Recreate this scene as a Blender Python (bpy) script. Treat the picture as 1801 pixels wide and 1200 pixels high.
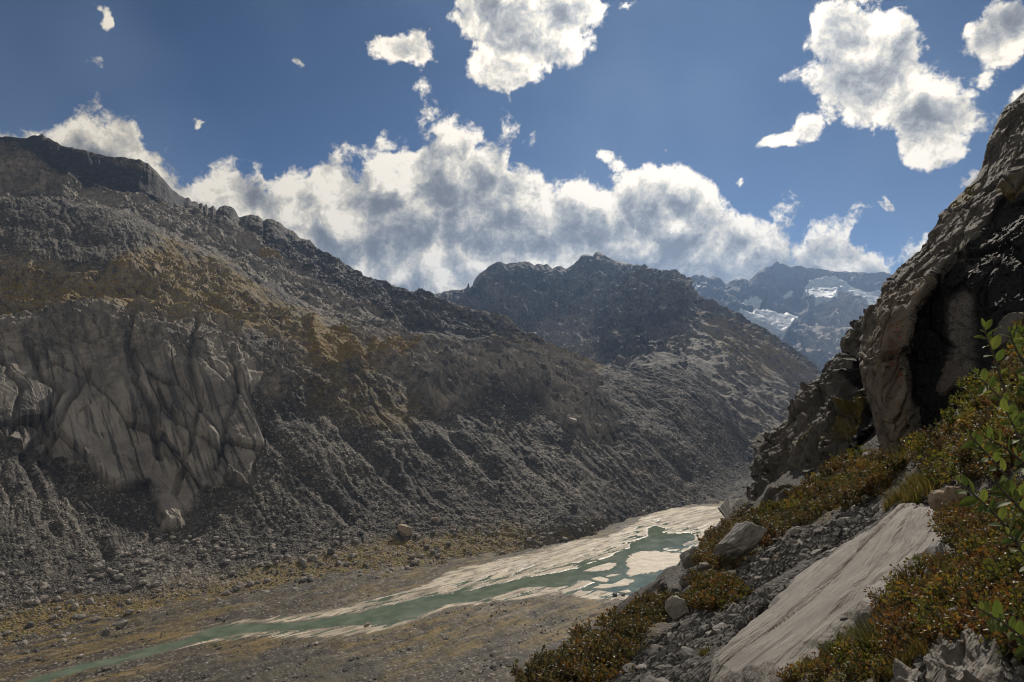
import bpy, bmesh, math, random
import numpy as np
from mathutils import Vector, Matrix
from mathutils.bvhtree import BVHTree

# ------------------------------------------------------------------ scene basics
for o in list(bpy.data.objects):
    bpy.data.objects.remove(o)
scene = bpy.context.scene
COL = scene.collection
random.seed(7)
rng = np.random.default_rng(7)
R = math.radians

F = 1300.0            # focal length in photo pixels (photo 1801 wide)
CX, CY = 900.5, 600.0
cam_data = bpy.data.cameras.new('camera')
cam_data.sensor_width = 36.0
cam_data.lens = 36.0 * F / 1801.0
cam_data.clip_start = 0.1
cam_data.clip_end = 30000.0
cam = bpy.data.objects.new('camera', cam_data)
cam.rotation_euler = (R(90), 0, 0)
COL.objects.link(cam)
scene.camera = cam

SUN_AZ, SUN_EL = R(15), R(35)          # azimuth to the right of the view axis, elevation
SUN_DIR = Vector((math.sin(SUN_AZ) * math.cos(SUN_EL), math.cos(SUN_AZ) * math.cos(SUN_EL), math.sin(SUN_EL)))

vs = scene.view_settings
scene.display_settings.display_device = 'sRGB'
vs.view_transform = 'Standard'
vs.look = 'None'
vs.gamma = 1.0
vs.use_curve_mapping = False
vs.exposure = -0.15
scene.cycles.use_denoising = True
scene.cycles.filter_width = 1.1
scene.cycles.max_bounces = 5
scene.cycles.diffuse_bounces = 2
scene.cycles.glossy_bounces = 2
scene.cycles.volume_bounces = 0
scene.cycles.transparent_max_bounces = 4
scene.cycles.caustics_reflective = False
scene.cycles.caustics_refractive = False

sun_data = bpy.data.lights.new('sun', 'SUN')
sun_data.energy = 4.5
sun_data.angle = R(0.6)
sun_data.color = (1.0, 0.90, 0.76)
sun = bpy.data.objects.new('sun', sun_data)
sun.rotation_euler = SUN_DIR.to_track_quat('Z', 'Y').to_euler()
COL.objects.link(sun)

# ------------------------------------------------------------------ node helper
class NT:
    def __init__(self, tree):
        self.t = tree
        self.n = tree.nodes
        self.l = tree.links
    def put(self, sock, val):
        if isinstance(val, bpy.types.NodeSocket):
            self.l.new(val, sock)
        elif val is not None:
            try:
                if hasattr(sock, 'default_value') and hasattr(sock.default_value, '__len__'):
                    if isinstance(val, (int, float)):
                        val = [val] * len(sock.default_value)
                    val = list(val)
                    if len(sock.default_value) == 4 and len(val) == 3:
                        val = val + [1.0]
                sock.default_value = val
            except Exception as e:
                raise RuntimeError('%s %s %r: %s' % (sock.node.name, sock.name, val, e))
    def node(self, typ, ins=(), props=None, out=0):
        nd = self.n.new(typ)
        for k, v in (props or {}).items():
            setattr(nd, k, v)
        if isinstance(ins, dict):
            for k, v in ins.items():
                self.put(nd.inputs[k], v)
        else:
            for i, v in enumerate(ins):
                self.put(nd.inputs[i], v)
        return nd.outputs[out] if out is not None else nd
    def m(self, op, a, b=None, c=None, clamp=False):
        return self.node('ShaderNodeMath', (a, b, c), {'operation': op, 'use_clamp': clamp})
    def vm(self, op, a, b=None, out=0):
        return self.node('ShaderNodeVectorMath', (a, b), {'operation': op}, out)
    def scale(self, v, s):
        nd = self.n.new('ShaderNodeVectorMath'); nd.operation = 'SCALE'
        self.put(nd.inputs[0], v); self.put(nd.inputs['Scale'], s)
        return nd.outputs[0]
    def noise(self, v, scale, detail=4.0, rough=0.55, lac=2.0, dist=0.0, out=0):
        return self.node('ShaderNodeTexNoise', {'Vector': v, 'Scale': scale, 'Detail': detail, 'Roughness': rough,
                                                'Lacunarity': lac, 'Distortion': dist}, None, out)
    def voro(self, v, scale, feature='F1', out='Distance', rand=1.0):
        nd = self.n.new('ShaderNodeTexVoronoi'); nd.feature = feature
        self.put(nd.inputs['Vector'], v); self.put(nd.inputs['Scale'], scale); self.put(nd.inputs['Randomness'], rand)
        return nd.outputs[out]
    def mix(self, f, a, b, blend='MIX'):
        nd = self.n.new('ShaderNodeMix'); nd.data_type = 'RGBA'; nd.blend_type = blend
        self.put(nd.inputs[0], f); self.put(nd.inputs[6], a); self.put(nd.inputs[7], b)
        return nd.outputs[2]
    def ss(self, x, a, b, lo=0.0, hi=1.0):
        nd = self.n.new('ShaderNodeMapRange'); nd.interpolation_type = 'SMOOTHSTEP'
        for i, v in enumerate((x, a, b, lo, hi)):
            self.put(nd.inputs[i], v)
        return nd.outputs[0]
    def lin(self, x, a, b, lo=0.0, hi=1.0):
        nd = self.n.new('ShaderNodeMapRange')
        for i, v in enumerate((x, a, b, lo, hi)):
            self.put(nd.inputs[i], v)
        return nd.outputs[0]
    def attr(self, name):
        nd = self.n.new('ShaderNodeAttribute'); nd.attribute_name = name
        return nd.outputs['Fac']
    def bump(self, h, strength, dist, normal=None):
        nd = self.n.new('ShaderNodeBump')
        self.put(nd.inputs['Strength'], strength); self.put(nd.inputs['Distance'], dist); self.put(nd.inputs['Height'], h)
        if normal is not None:
            self.put(nd.inputs['Normal'], normal)
        return nd.outputs[0]

# ------------------------------------------------------------------ sky with clouds (function of direction only)
world = bpy.data.worlds.new('World')
scene.world = world
world.use_nodes = True
wt = NT(world.node_tree)
world.node_tree.nodes.clear()

def ang(px, py):
    X, Z = (px - CX) / F, (CY - py) / F
    return math.atan2(X, 1.0), math.atan2(Z, math.hypot(X, 1.0))

# upper edge of the cloud bank along the horizon (px, py)
BANK = [(-300,200),(-150,165),(0,172),(60,184),(105,186),(130,172),(170,156),(200,186),(230,215),(240,250),(262,288),(300,297),(340,305),(380,300),(410,276),(440,282),(460,330),(475,345),(490,330),(520,306),(560,286),(600,276),(640,290),(680,255),(720,216),(750,198),(790,194),(830,203),(870,222),(900,250),(908,278),(950,296),(975,325),(1010,320),(1050,322),(1080,318),(1105,296),(1140,290),(1180,296),(1220,322),(1250,345),(1290,375),(1320,396),(1335,398),(1370,392),(1400,386),(1450,388),(1500,398),(1550,418),(1572,432),(1590,428),(1640,440),(1800,420),(2100,330)]
# single clouds: (centre px, py, half width px, half height px, tilt deg, weight)
CLOUDS = [
 (930, 10, 185, 140, 0, 1.25), (890, 110, 110, 70, 20, .95), (1090, -5, 60, 35, 0, .7), (712, 92, 100, 50, -5, .92),
 (1500, 60, 100, 115, 10, 1.0), (1575, 85, 110, 90, 20, .95), (1530, 155, 205, 120, -20, 1.15), (1630, 210, 180, 100, -35, 1.0), (1435, 205, 90, 48, 30, .8),
 (1365, 238, 95, 26, 0, .68), (1770, 60, 130, 85, 20, 1), (1695, 312, 75, 42, 35, .8), (1800, 175, 60, 45, 40, .8),
 (195, 22, 32, 56, -10, .74), (350, 218, 44, 32, 20, .74), (525, 98, 36, 26, -25, .72), (1075, 272, 66, 62, -20, .72), (1310, 315, 44, 42, 20, .68), (1582, 362, 48, 26, -14, .72),
]

def make_cloud_field():
    g = bpy.data.node_groups.new('cloud_field', 'ShaderNodeTree')
    g.interface.new_socket('P', in_out='INPUT', socket_type='NodeSocketVector')
    g.interface.new_socket('B', in_out='OUTPUT', socket_type='NodeSocketFloat')
    t = NT(g)
    gi = g.nodes.new('NodeGroupInput'); go = g.nodes.new('NodeGroupOutput')
    P = gi.outputs[0]
    sp = t.node('ShaderNodeSeparateXYZ', (P,), None, None)
    fc = g.nodes.new('ShaderNodeFloatCurve')
    t.put(fc.inputs['Value'], t.m('MULTIPLY_ADD', sp.outputs[0], 1 / 1.6, 0.5))
    cv = fc.mapping.curves[0]
    pts = []
    for px, py in BANK:
        a, e = ang(px, py)
        pts.append((a / 1.6 + 0.5, e / 0.5))
    pts = [(0.0, 0.5)] + [q for q in pts if 0.01 < q[0] < 0.99] + [(1.0, 0.4)]
    while len(cv.points) < len(pts): cv.points.new(0.5, 0.5)
    for cp, q in zip(cv.points, pts):
        cp.location = q; cp.handle_type = 'AUTO_CLAMPED'
    fc.mapping.update()
    top = t.m('MULTIPLY', fc.outputs[0], 0.5)
    acc = t.m('MULTIPLY_ADD', t.m('SUBTRACT', top, sp.outputs[1]), 5.5, 0.56)
    acc = t.m('MINIMUM', acc, 1.0)
    for (px, py, rx, ry, tilt, w) in CLOUDS:
        a, e = ang(px, py)
        sx = (rx / F) * math.cos(a) ** 2
        sy = (ry / F) * math.cos(a)
        mp = t.node('ShaderNodeMapping', {'Vector': P, 'Location': (a, e, 0), 'Rotation': (0, 0, R(tilt)), 'Scale': (sx * 1.25 / 1.0, sy * 1.25, 1)}, {'vector_type': 'TEXTURE'})
        gr = t.node('ShaderNodeTexGradient', {'Vector': mp}, {'gradient_type': 'SPHERICAL'}, 1)
        acc = t.m('MAXIMUM', acc, t.m('MULTIPLY', gr, w))
    t.put(go.inputs[0], acc)
    return g

def build_world():
    t = wt
    tc = t.node('ShaderNodeTexCoord', (), None, 'Generated')
    d = t.vm('NORMALIZE', tc)
    sep = t.node('ShaderNodeSeparateXYZ', (d,), None, None)
    x, y, z = sep.outputs
    az = t.m('ARCTAN2', x, y)
    el = t.m('ARCSINE', z)
    P0 = t.node('ShaderNodeCombineXYZ', (az, el, 0.0))
    # ragged edges: the field is sampled at positions shifted by noise on the sphere
    w1 = t.scale(t.vm('SUBTRACT', t.noise(d, 14.0, 4, 0.62, out=1), (0.5, 0.5, 0.5)), 0.075)
    P = t.vm('ADD', P0, w1)
    cf = make_cloud_field()
    gn = t.n.new('ShaderNodeGroup'); gn.node_tree = cf
    t.put(gn.inputs[0], P)
    B = gn.outputs[0]
    # scattered cloud over the rest of the sky
    rest = t.noise(t.vm('ADD', d, (3.1, 1.7, 0.4)), 3.2, 1, 0.5)
    behind = t.ss(t.m('ABSOLUTE', az), 0.85, 1.15)
    high = t.ss(el, 0.52, 0.7)
    rest = t.m('MULTIPLY', t.ss(rest, 0.5, 0.7), t.m('MAXIMUM', behind, high))
    B = t.m('MAXIMUM', B, t.m('MULTIPLY', rest, 0.9))
    # billows: rounded heads (cells) roughened by finer noise
    def billow(v):
        n1 = t.noise(v, 26.0, 7, 0.66)
        vo = t.voro(v, 17.0, 'F1')
        return t.m('ADD', n1, t.m('MULTIPLY', t.m('SUBTRACT', 0.45, vo), 0.55))
    dw = t.vm('ADD', d, t.scale(w1, 0.45))
    toward = t.scale(t.vm('SUBTRACT', tuple(SUN_DIR), d), 0.05)
    n_here = billow(dw)
    n_sun = billow(t.vm('ADD', dw, toward))
    D = t.m('ADD', t.m('SUBTRACT', B, 0.47), t.m('MULTIPLY', t.m('SUBTRACT', n_here, 0.5), 0.75))
    sdot = t.vm('DOT_PRODUCT', d, tuple(SUN_DIR), out=1)
    glow = t.m('POWER', t.m('MAXIMUM', sdot, 0.0), 10.0)
    alpha = t.ss(D, 0.01, 0.15)
    thick = t.ss(B, 0.6, 1.0)
    relief = t.m('SUBTRACT', n_here, n_sun)
    body = t.noise(t.vm('MULTIPLY', t.vm('ADD', d, w1), (1, 1, 1.5)), 3.6, 3, 0.5)
    deep = t.m('MULTIPLY', t.m('MULTIPLY', thick, t.ss(body, 0.40, 0.58)), t.ss(el, 0.22, 0.34, 1.0, 0.45))
    lit = t.m('SUBTRACT', 0.72, t.m('MULTIPLY', deep, 0.44))
    lit = t.m('ADD', lit, t.m('MULTIPLY', relief, 2.0))
    lit = t.m('ADD', lit, t.m('MULTIPLY', t.ss(D, 0.34, 0.04), 0.22), clamp=True)
    ramp = t.n.new('ShaderNodeValToRGB')
    t.put(ramp.inputs[0], lit)
    cr = ramp.color_ramp
    cr.elements[0].position = 0.0; cr.elements[0].color = (0.15, 0.148, 0.152, 1)
    cr.elements[1].position = 1.0; cr.elements[1].color = (0.97, 0.88, 0.73, 1)
    for po, c in ((0.25, (0.225, 0.22, 0.217)), (0.5, (0.385, 0.37, 0.34)), (0.75, (0.64, 0.585, 0.485))):
        e = cr.elements.new(po); e.color = (*c, 1)
    ccol = t.vm('MULTIPLY', ramp.outputs[0], t.node('ShaderNodeCombineXYZ', (t.m('ADD', 0.92, t.m('MULTIPLY', glow, 0.9)),) * 3))
    # clear sky
    sky = t.n.new('ShaderNodeTexSky'); sky.sky_type = 'NISHITA'; sky.sun_disc = False
    sky.sun_elevation = SUN_EL; sky.sun_rotation = SUN_AZ
    sky.altitude = 2500; sky.air_density = 0.52; sky.dust_density = 0.0; sky.ozone_density = 3.0
    skyc = t.scale(sky.outputs[0], SKY_STRENGTH)
    hs = t.node('ShaderNodeHueSaturation', {'Saturation': 1.1, 'Value': 1.0, 'Color': skyc})
    haze = t.noise(t.vm('ADD', d, (7, 2, 1)), 4.0, 2, 0.55)
    hs = t.mix(t.m('MULTIPLY', t.ss(haze, 0.38, 0.75), 0.35), hs, (0.17, 0.24, 0.36))
    col = t.mix(alpha, hs, ccol)
    out = t.n.new('ShaderNodeOutputWorld')
    bg = t.n.new('ShaderNodeBackground')
    t.put(bg.inputs[0], col); t.put(bg.inputs[1], 1.0)
    t.l.new(bg.outputs[0], out.inputs[0])
SKY_STRENGTH = 0.05
build_world()
world.cycles.sampling_method = 'MANUAL'
world.cycles.sample_map_resolution = 512

# ------------------------------------------------------------------ numpy noise
_perm = np.random.default_rng(11).permutation(256).astype(np.int32)
_perm = np.concatenate([_perm, _perm, _perm])
_g = np.random.default_rng(12).normal(size=(256, 3)); _g /= np.linalg.norm(_g, axis=1)[:, None]
_g = _g.astype(np.float32)

def perlin(p):
    """gradient noise in about -1..1, p (N,3)"""
    p = p.astype(np.float32)
    i = np.floor(p).astype(np.int32); f = p - i
    i &= 255
    u = f * f * f * (f * (f * 6 - 15) + 10)
    res = None
    px0 = _perm[i[:, 0]]; px1 = _perm[i[:, 0] + 1]
    vals = []
    for dx, pxx in ((0, px0), (1, px1)):
        for dy in (0, 1):
            pyy = _perm[pxx + i[:, 1] + dy] if False else _perm[(pxx + i[:, 1] + dy) & 255]
            for dz in (0, 1):
                h = _perm[(pyy + i[:, 2] + dz) & 255]
                g = _g[h]
                vals.append(g[:, 0] * (f[:, 0] - dx) + g[:, 1] * (f[:, 1] - dy) + g[:, 2] * (f[:, 2] - dz))
    ux, uy, uz = u[:, 0], u[:, 1], u[:, 2]
    def l(a, b, t): return a + (b - a) * t
    a = l(l(vals[0], vals[1], uz), l(vals[2], vals[3], uz), uy)
    b = l(l(vals[4], vals[5], uz), l(vals[6], vals[7], uz), uy)
    return l(a, b, ux) * 1.6

def fbm(p, octaves=5, gain=0.5, lac=2.03):
    out = np.zeros(len(p), np.float32); a = 1.0; q = np.asarray(p, np.float32)
    for k in range(octaves):
        out += a * perlin(q + 17.3 * k); q = q * lac; a *= gain
    return out

def ridged(p, octaves=5, gain=0.5, lac=2.07):
    out = np.zeros(len(p), np.float32); a = 1.0; q = np.asarray(p, np.float32); w = 1.0
    for k in range(octaves):
        n = 1.0 - np.abs(perlin(q + 31.7 * k)) * 1.3
        n = np.clip(n, 0, 1) ** 2 * w
        out += a * n; w = np.clip(n * 1.6, 0, 1); q = q * lac; a *= gain
    return out

def _hash(ix, iy, iz):
    h = (ix.astype(np.int64) * 73856093) ^ (iy.astype(np.int64) * 19349663) ^ (iz.astype(np.int64) * 83492791)
    h = (h ^ (h >> 13)) * 1274126177
    return (h ^ (h >> 16)) & 0x7fffffff

def facets(p, tilt=1.0):
    """blocky jointed rock: per-cell tilted planes. returns (height about -1..1, crack 0..1 (1 in the joint))"""
    p = np.asarray(p, np.float32)
    base = np.floor(p - 0.5).astype(np.int32)
    f1 = np.full(len(p), 9, np.float32); f2 = np.full(len(p), 9, np.float32)
    hh = np.zeros(len(p), np.float32)
    for dx in (0, 1):
        for dy in (0, 1):
            for dz in (0, 1):
                c = base + np.array([dx, dy, dz], np.int32)
                h = _hash(c[:, 0], c[:, 1], c[:, 2])
                r1 = (h & 1023) / 1023.0; r2 = ((h >> 10) & 1023) / 1023.0; r3 = ((h >> 20) & 1023) / 1023.0
                ctr = c + 0.5 + (np.stack([r1, r2, r3], 1) - 0.5) * 0.8
                dd = p - ctr
                d2 = np.sqrt((dd * dd).sum(1)).astype(np.float32)
                # plane tilt from a second scramble
                t1 = ((h * 7919) & 1023) / 511.5 - 1; t2 = ((h * 104729) & 1023) / 511.5 - 1; t3 = ((h * 1299709) & 1023) / 511.5 - 1
                val = (r1 * 2 - 1) * 0.6 + tilt * (dd[:, 0] * t1 + dd[:, 1] * t2 + dd[:, 2] * t3)
                closer = d2 < f1
                f2 = np.where(closer, f1, np.minimum(f2, d2))
                hh = np.where(closer, val, hh)
                f1 = np.where(closer, d2, f1)
    crack = 1 - np.clip((f2 - f1) / 0.16, 0, 1)
    return hh.astype(np.float32), crack.astype(np.float32)

def smooth(x, a, b):
    t = np.clip((x - a) / (b - a), 0, 1)
    return t * t * (3 - 2 * t)

def poly_sdf(poly, X, Y):
    """signed distance (negative inside) to a polygon, arrays X, Y"""
    P = np.asarray(poly, np.float32); n = len(P)
    d = np.full(X.shape, 1e9, np.float32); inside = np.zeros(X.shape, bool)
    for i in range(n):
        ax, ay = P[i]; bx, by = P[(i + 1) % n]
        ex, ey = bx - ax, by - ay
        wx, wy = X - ax, Y - ay
        t = np.clip((wx * ex + wy * ey) / (ex * ex + ey * ey + 1e-9), 0, 1)
        d = np.minimum(d, np.hypot(wx - ex * t, wy - ey * t))
        c = ((ay > Y) != (by > Y)) & (X < (bx - ax) * (Y - ay) / (by - ay + 1e-12) + ax)
        inside ^= c
    return np.where(inside, -d, d)

def line_dist(line, X, Y):
    P = np.asarray(line, np.float32); d = np.full(X.shape, 1e9, np.float32)
    for i in range(len(P) - 1):
        ax, ay = P[i]; bx, by = P[i + 1]
        ex, ey = bx - ax, by - ay
        wx, wy = X - ax, Y - ay
        t = np.clip((wx * ex + wy * ey) / (ex * ex + ey * ey + 1e-9), 0, 1)
        d = np.minimum(d, np.hypot(wx - ex * t, wy - ey * t))
    return d

def pchip(K, Y, x):
    """monotone cubic through Y[k] (K knots at K, Y shape (K,U)); x (V,) -> (V,U)"""
    K = np.asarray(K, float); Y = np.asarray(Y, float)
    h = np.diff(K)[:, None]; d = np.diff(Y, axis=0) / h
    m = np.zeros_like(Y)
    m[0] = d[0]; m[-1] = d[-1]
    s = (d[:-1] * d[1:]) > 0
    with np.errstate(divide='ignore', invalid='ignore'):
        hm = 2 * d[:-1] * d[1:] / (d[:-1] + d[1:])
    m[1:-1] = np.where(s, hm, 0)
    idx = np.clip(np.searchsorted(K, x, side='right') - 1, 0, len(K) - 2)
    hh = (K[idx + 1] - K[idx])[:, None]
    t = ((x - K[idx])[:, None]) / hh
    y0, y1, m0, m1 = Y[idx], Y[idx + 1], m[idx] * hh, m[idx + 1] * hh
    return (2*t**3 - 3*t**2 + 1) * y0 + (t**3 - 2*t**2 + t) * m0 + (-2*t**3 + 3*t**2) * y1 + (t**3 - t**2) * m1

def W(px, py, y):
    """a point of the place, from a bearing and a depth"""
    px, py, y = np.asarray(px, float), np.asarray(py, float), np.asarray(y, float)
    return np.stack([(px - CX) / F * y, y, (CY - py) / F * y], -1)

def loft(rows, us, segs, linear=(), back=()):
    """rows: polylines of (px, py, depth); -> grid (V,U,3) plus the bearing maps PX, PY.
    back: extra rows behind the last one as (scale away, drop in m)"""
    K = len(rows)
    PYk = np.zeros((K, len(us))); Yk = np.zeros((K, len(us)))
    for k, r in enumerate(rows):
        r = np.asarray(r, float)
        if k in linear or len(r) < 3:
            PYk[k] = np.interp(us, r[:, 0], r[:, 1])
        else:
            PYk[k] = pchip(r[:, 0], r[:, 1:2], np.clip(us, r[0, 0], r[-1, 0]))[:, 0]
        Yk[k] = pchip(r[:, 0], np.log(r[:, 2:3]), np.clip(us, r[0, 0], r[-1, 0]))[:, 0]
    v = np.concatenate([np.arange(n) / n + k for k, n in enumerate(segs)] + [[K - 1]])
    py = pchip(np.arange(K), PYk, v); ly = np.exp(pchip(np.arange(K), Yk, v))
    PX = np.broadcast_to(us[None, :], py.shape)
    G = W(PX, py, ly)
    PY = py
    if back:
        last = G[-1]
        add = []
        for a, drop in back:
            q = last * (1 + a); q[:, 2] = last[:, 2] - drop
            add.append(q)
        G = np.concatenate([G, np.array(add)], 0)
        PX = np.concatenate([PX, np.repeat(PX[-1:], len(back), 0)], 0)
        PY = np.concatenate([PY, np.repeat(PY[-1:], len(back), 0)], 0)
    return G, PX, PY

def grid_normals(G):
    du = np.gradient(G, axis=1); dv = np.gradient(G, axis=0)
    n = np.cross(du, dv); n /= np.linalg.norm(n, axis=-1, keepdims=True) + 1e-9
    return n

def mesh_from(name, verts, faces, mat, attrs=None, smooth_shade=True):
    """faces: (N,3) or (N,4) int array"""
    me = bpy.data.meshes.new(name)
    verts = np.asarray(verts, np.float32).reshape(-1, 3); faces = np.asarray(faces, np.int32)
    k = faces.shape[1]
    me.vertices.add(len(verts)); me.vertices.foreach_set('co', verts.ravel())
    me.loops.add(faces.size); me.loops.foreach_set('vertex_index', faces.ravel())
    me.polygons.add(len(faces))
    me.polygons.foreach_set('loop_start', np.arange(0, faces.size, k, dtype=np.int32))
    me.polygons.foreach_set('loop_total', np.full(len(faces), k, np.int32))
    me.polygons.foreach_set('use_smooth', np.full(len(faces), smooth_shade, bool))
    for a, val in (attrs or {}).items():
        at = me.attributes.new(a, 'FLOAT', 'POINT')
        at.data.foreach_set('value', np.asarray(val, np.float32).ravel())
    me.update(calc_edges=True)
    me.validate()
    if mat: me.materials.append(mat)
    return me

def grid_faces(V, U, keep=None, flip=False):
    i = np.arange(V * U).reshape(V, U)
    q = np.stack([i[:-1, :-1], i[:-1, 1:], i[1:, 1:], i[1:, :-1]], -1).reshape(-1, 4)
    if keep is not None:
        k = keep.reshape(V, U)
        kk = (k[:-1, :-1] & k[:-1, 1:] & k[1:, 1:] & k[1:, :-1]).ravel()
        q = q[kk]
    return q[:, ::-1] if flip else q

def compact(verts, faces, attrs):
    used = np.unique(faces); remap = np.full(len(verts), -1, np.int32); remap[used] = np.arange(len(used))
    return verts[used], remap[faces], {k: np.asarray(v).ravel()[used] for k, v in attrs.items()}

def link(name, data, parent=None, **tags):
    o = bpy.data.objects.new(name, data)
    COL.objects.link(o)
    if parent is not None: o.parent = parent
    for k, v in tags.items():
        if v is not None: o[k] = v
    return o

# ------------------------------------------------------------------ materials
def new_mat(name):
    m = bpy.data.materials.new(name); m.use_nodes = True
    t = NT(m.node_tree); b = m.node_tree.nodes['Principled BSDF']
    return m, t, b

def pos(t):
    return t.node('ShaderNodeNewGeometry', (), None, 'Position')

def mat_mountain():
    m, t, b = new_mat('mountain_rock')
    p = pos(t)
    grass, scree, pale, dark, sand = (t.attr(k) for k in ('grass', 'scree', 'pale', 'dark', 'sand'))
    n_big = t.noise(p, 0.012, 4, 0.6)
    n_mid = t.noise(p, 0.07, 6, 0.7)
    n_fine = t.noise(p, 0.38, 4, 0.7)
    rock = t.mix(t.ss(n_big, 0.35, 0.65), (0.12, 0.107, 0.091), (0.245, 0.212, 0.172))
    rock = t.mix(t.ss(n_mid, 0.45, 0.68), rock, (0.33, 0.295, 0.245))
    rock = t.mix(t.m('MULTIPLY', t.ss(n_mid, 0.5, 0.36), 0.8), rock, (0.055, 0.052, 0.049))
    rock = t.mix(pale, rock, t.mix(t.ss(n_big, 0.35, 0.62), (0.155, 0.141, 0.126), (0.30, 0.27, 0.233)))
    sx0 = t.vm('DOT_PRODUCT', p, (0.76, 0.65, 0.0), out=1); ux0 = t.vm('DOT_PRODUCT', p, (-0.65, 0.76, 0.9), out=1)
    stv = t.noise(t.node('ShaderNodeCombineXYZ', (t.m('MULTIPLY', sx0, 0.10), t.m('MULTIPLY', ux0, 0.0045), 0.0)), 1.0, 4, 0.65)
    rock = t.mix(t.m('MULTIPLY', t.m('MULTIPLY', pale, t.ss(stv, 0.52, 0.38)), 0.85), rock, (0.045, 0.043, 0.042))
    clean = t.m('SUBTRACT', 1.0, t.m('MULTIPLY', pale, 0.85))
    rock = t.mix(t.m('MULTIPLY', t.m('MULTIPLY', t.ss(n_fine, 0.5, 0.36), 0.65), clean), rock, (0.07, 0.066, 0.062))
    rock = t.mix(t.m('MULTIPLY', t.ss(n_fine, 0.58, 0.72), 0.5), rock, (0.46, 0.42, 0.36))
    # loose stones: every stone its own tone
    st = t.voro(p, 0.42, 'F1', 'Color'); st2 = t.voro(p, 0.16, 'F1', 'Color')
    sv = t.node('ShaderNodeSeparateColor', (st,), None, 0); sv2 = t.node('ShaderNodeSeparateColor', (st2,), None, 1)
    sc = t.mix(t.ss(n_big, 0.35, 0.7), (0.046, 0.043, 0.04), (0.09, 0.08, 0.067))
    sx = t.vm('DOT_PRODUCT', p, (0.76, 0.65, 0.0), out=1); ux = t.vm('DOT_PRODUCT', p, (-0.65, 0.76, 0.9), out=1)
    stk = t.noise(t.node('ShaderNodeCombineXYZ', (t.m('MULTIPLY', sx, 0.11), t.m('MULTIPLY', ux, 0.008), 0.0)), 1.0, 5, 0.65)
    sc = t.mix(t.m('MULTIPLY', t.ss(stk, 0.52, 0.36), 0.7), sc, (0.035, 0.033, 0.031))
    sc = t.mix(t.m('MULTIPLY', t.ss(stk, 0.55, 0.72), 0.55), sc, (0.17, 0.15, 0.125))
    coarse = t.ss(n_big, 0.4, 0.62, 0.15, 0.75)
    sc = t.mix(t.m('MULTIPLY', t.ss(sv, 0.7, 0.98), coarse), sc, (0.36, 0.33, 0.285))
    sc = t.mix(t.m('MULTIPLY', t.ss(sv2, 0.84, 1.0), 0.45), sc, (0.30, 0.27, 0.235))
    col = t.mix(scree, rock, sc)
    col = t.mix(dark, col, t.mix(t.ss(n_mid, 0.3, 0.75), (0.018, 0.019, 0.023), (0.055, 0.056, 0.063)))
    # turf: ochre and olive
    gcol = t.mix(t.ss(n_mid, 0.4, 0.6), (0.24, 0.135, 0.024), (0.125, 0.115, 0.026))
    gcol = t.mix(t.ss(n_fine, 0.45, 0.75), gcol, (0.34, 0.20, 0.055))
    tn = t.node('ShaderNodeNewGeometry', (), None, 'True Normal')
    up = t.node('ShaderNodeSeparateXYZ', (tn,), None, 2)
    gm = t.m('MULTIPLY', grass, t.ss(t.m('ADD', n_mid, t.m('MULTIPLY', n_fine, 0.5)), 0.66, 0.76))
    gm = t.m('MULTIPLY', gm, t.ss(up, 0.40, 0.6))
    gm = t.m('MAXIMUM', gm, t.m('MULTIPLY', t.ss(grass, 0.95, 1.25), t.ss(t.m('ADD', n_fine, t.m('MULTIPLY', n_mid, 0.6)), 0.62, 0.85)))
    col = t.mix(gm, col, gcol)
    col = t.mix(sand, col, (0.34, 0.30, 0.25))
    b.inputs['Roughness'].default_value = 0.78
    b.inputs['Specular IOR Level'].default_value = 0.25
    t.put(b.inputs['Base Color'], col)
    h = t.m('ADD', n_fine, t.m('MULTIPLY', t.voro(p, 0.42, 'F1'), t.m('MULTIPLY', scree, 1.0)))
    t.put(b.inputs['Normal'], t.bump(h, 0.9, 1.8))
    return m

def mat_ice():
    m, t, b = new_mat('glacier_ice')
    p = pos(t)
    n = t.noise(t.vm('MULTIPLY', p, (1, 1, 3)), 0.02, 6, 0.6)
    c = t.mix(t.ss(n, 0.35, 0.65), (0.30, 0.345, 0.40), (0.46, 0.50, 0.54))
    t.put(b.inputs['Base Color'], c)
    b.inputs['Roughness'].default_value = 0.6
    t.put(b.inputs['Normal'], t.bump(t.noise(p, 0.05, 6, 0.6), 0.5, 3.0))
    return m

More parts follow.
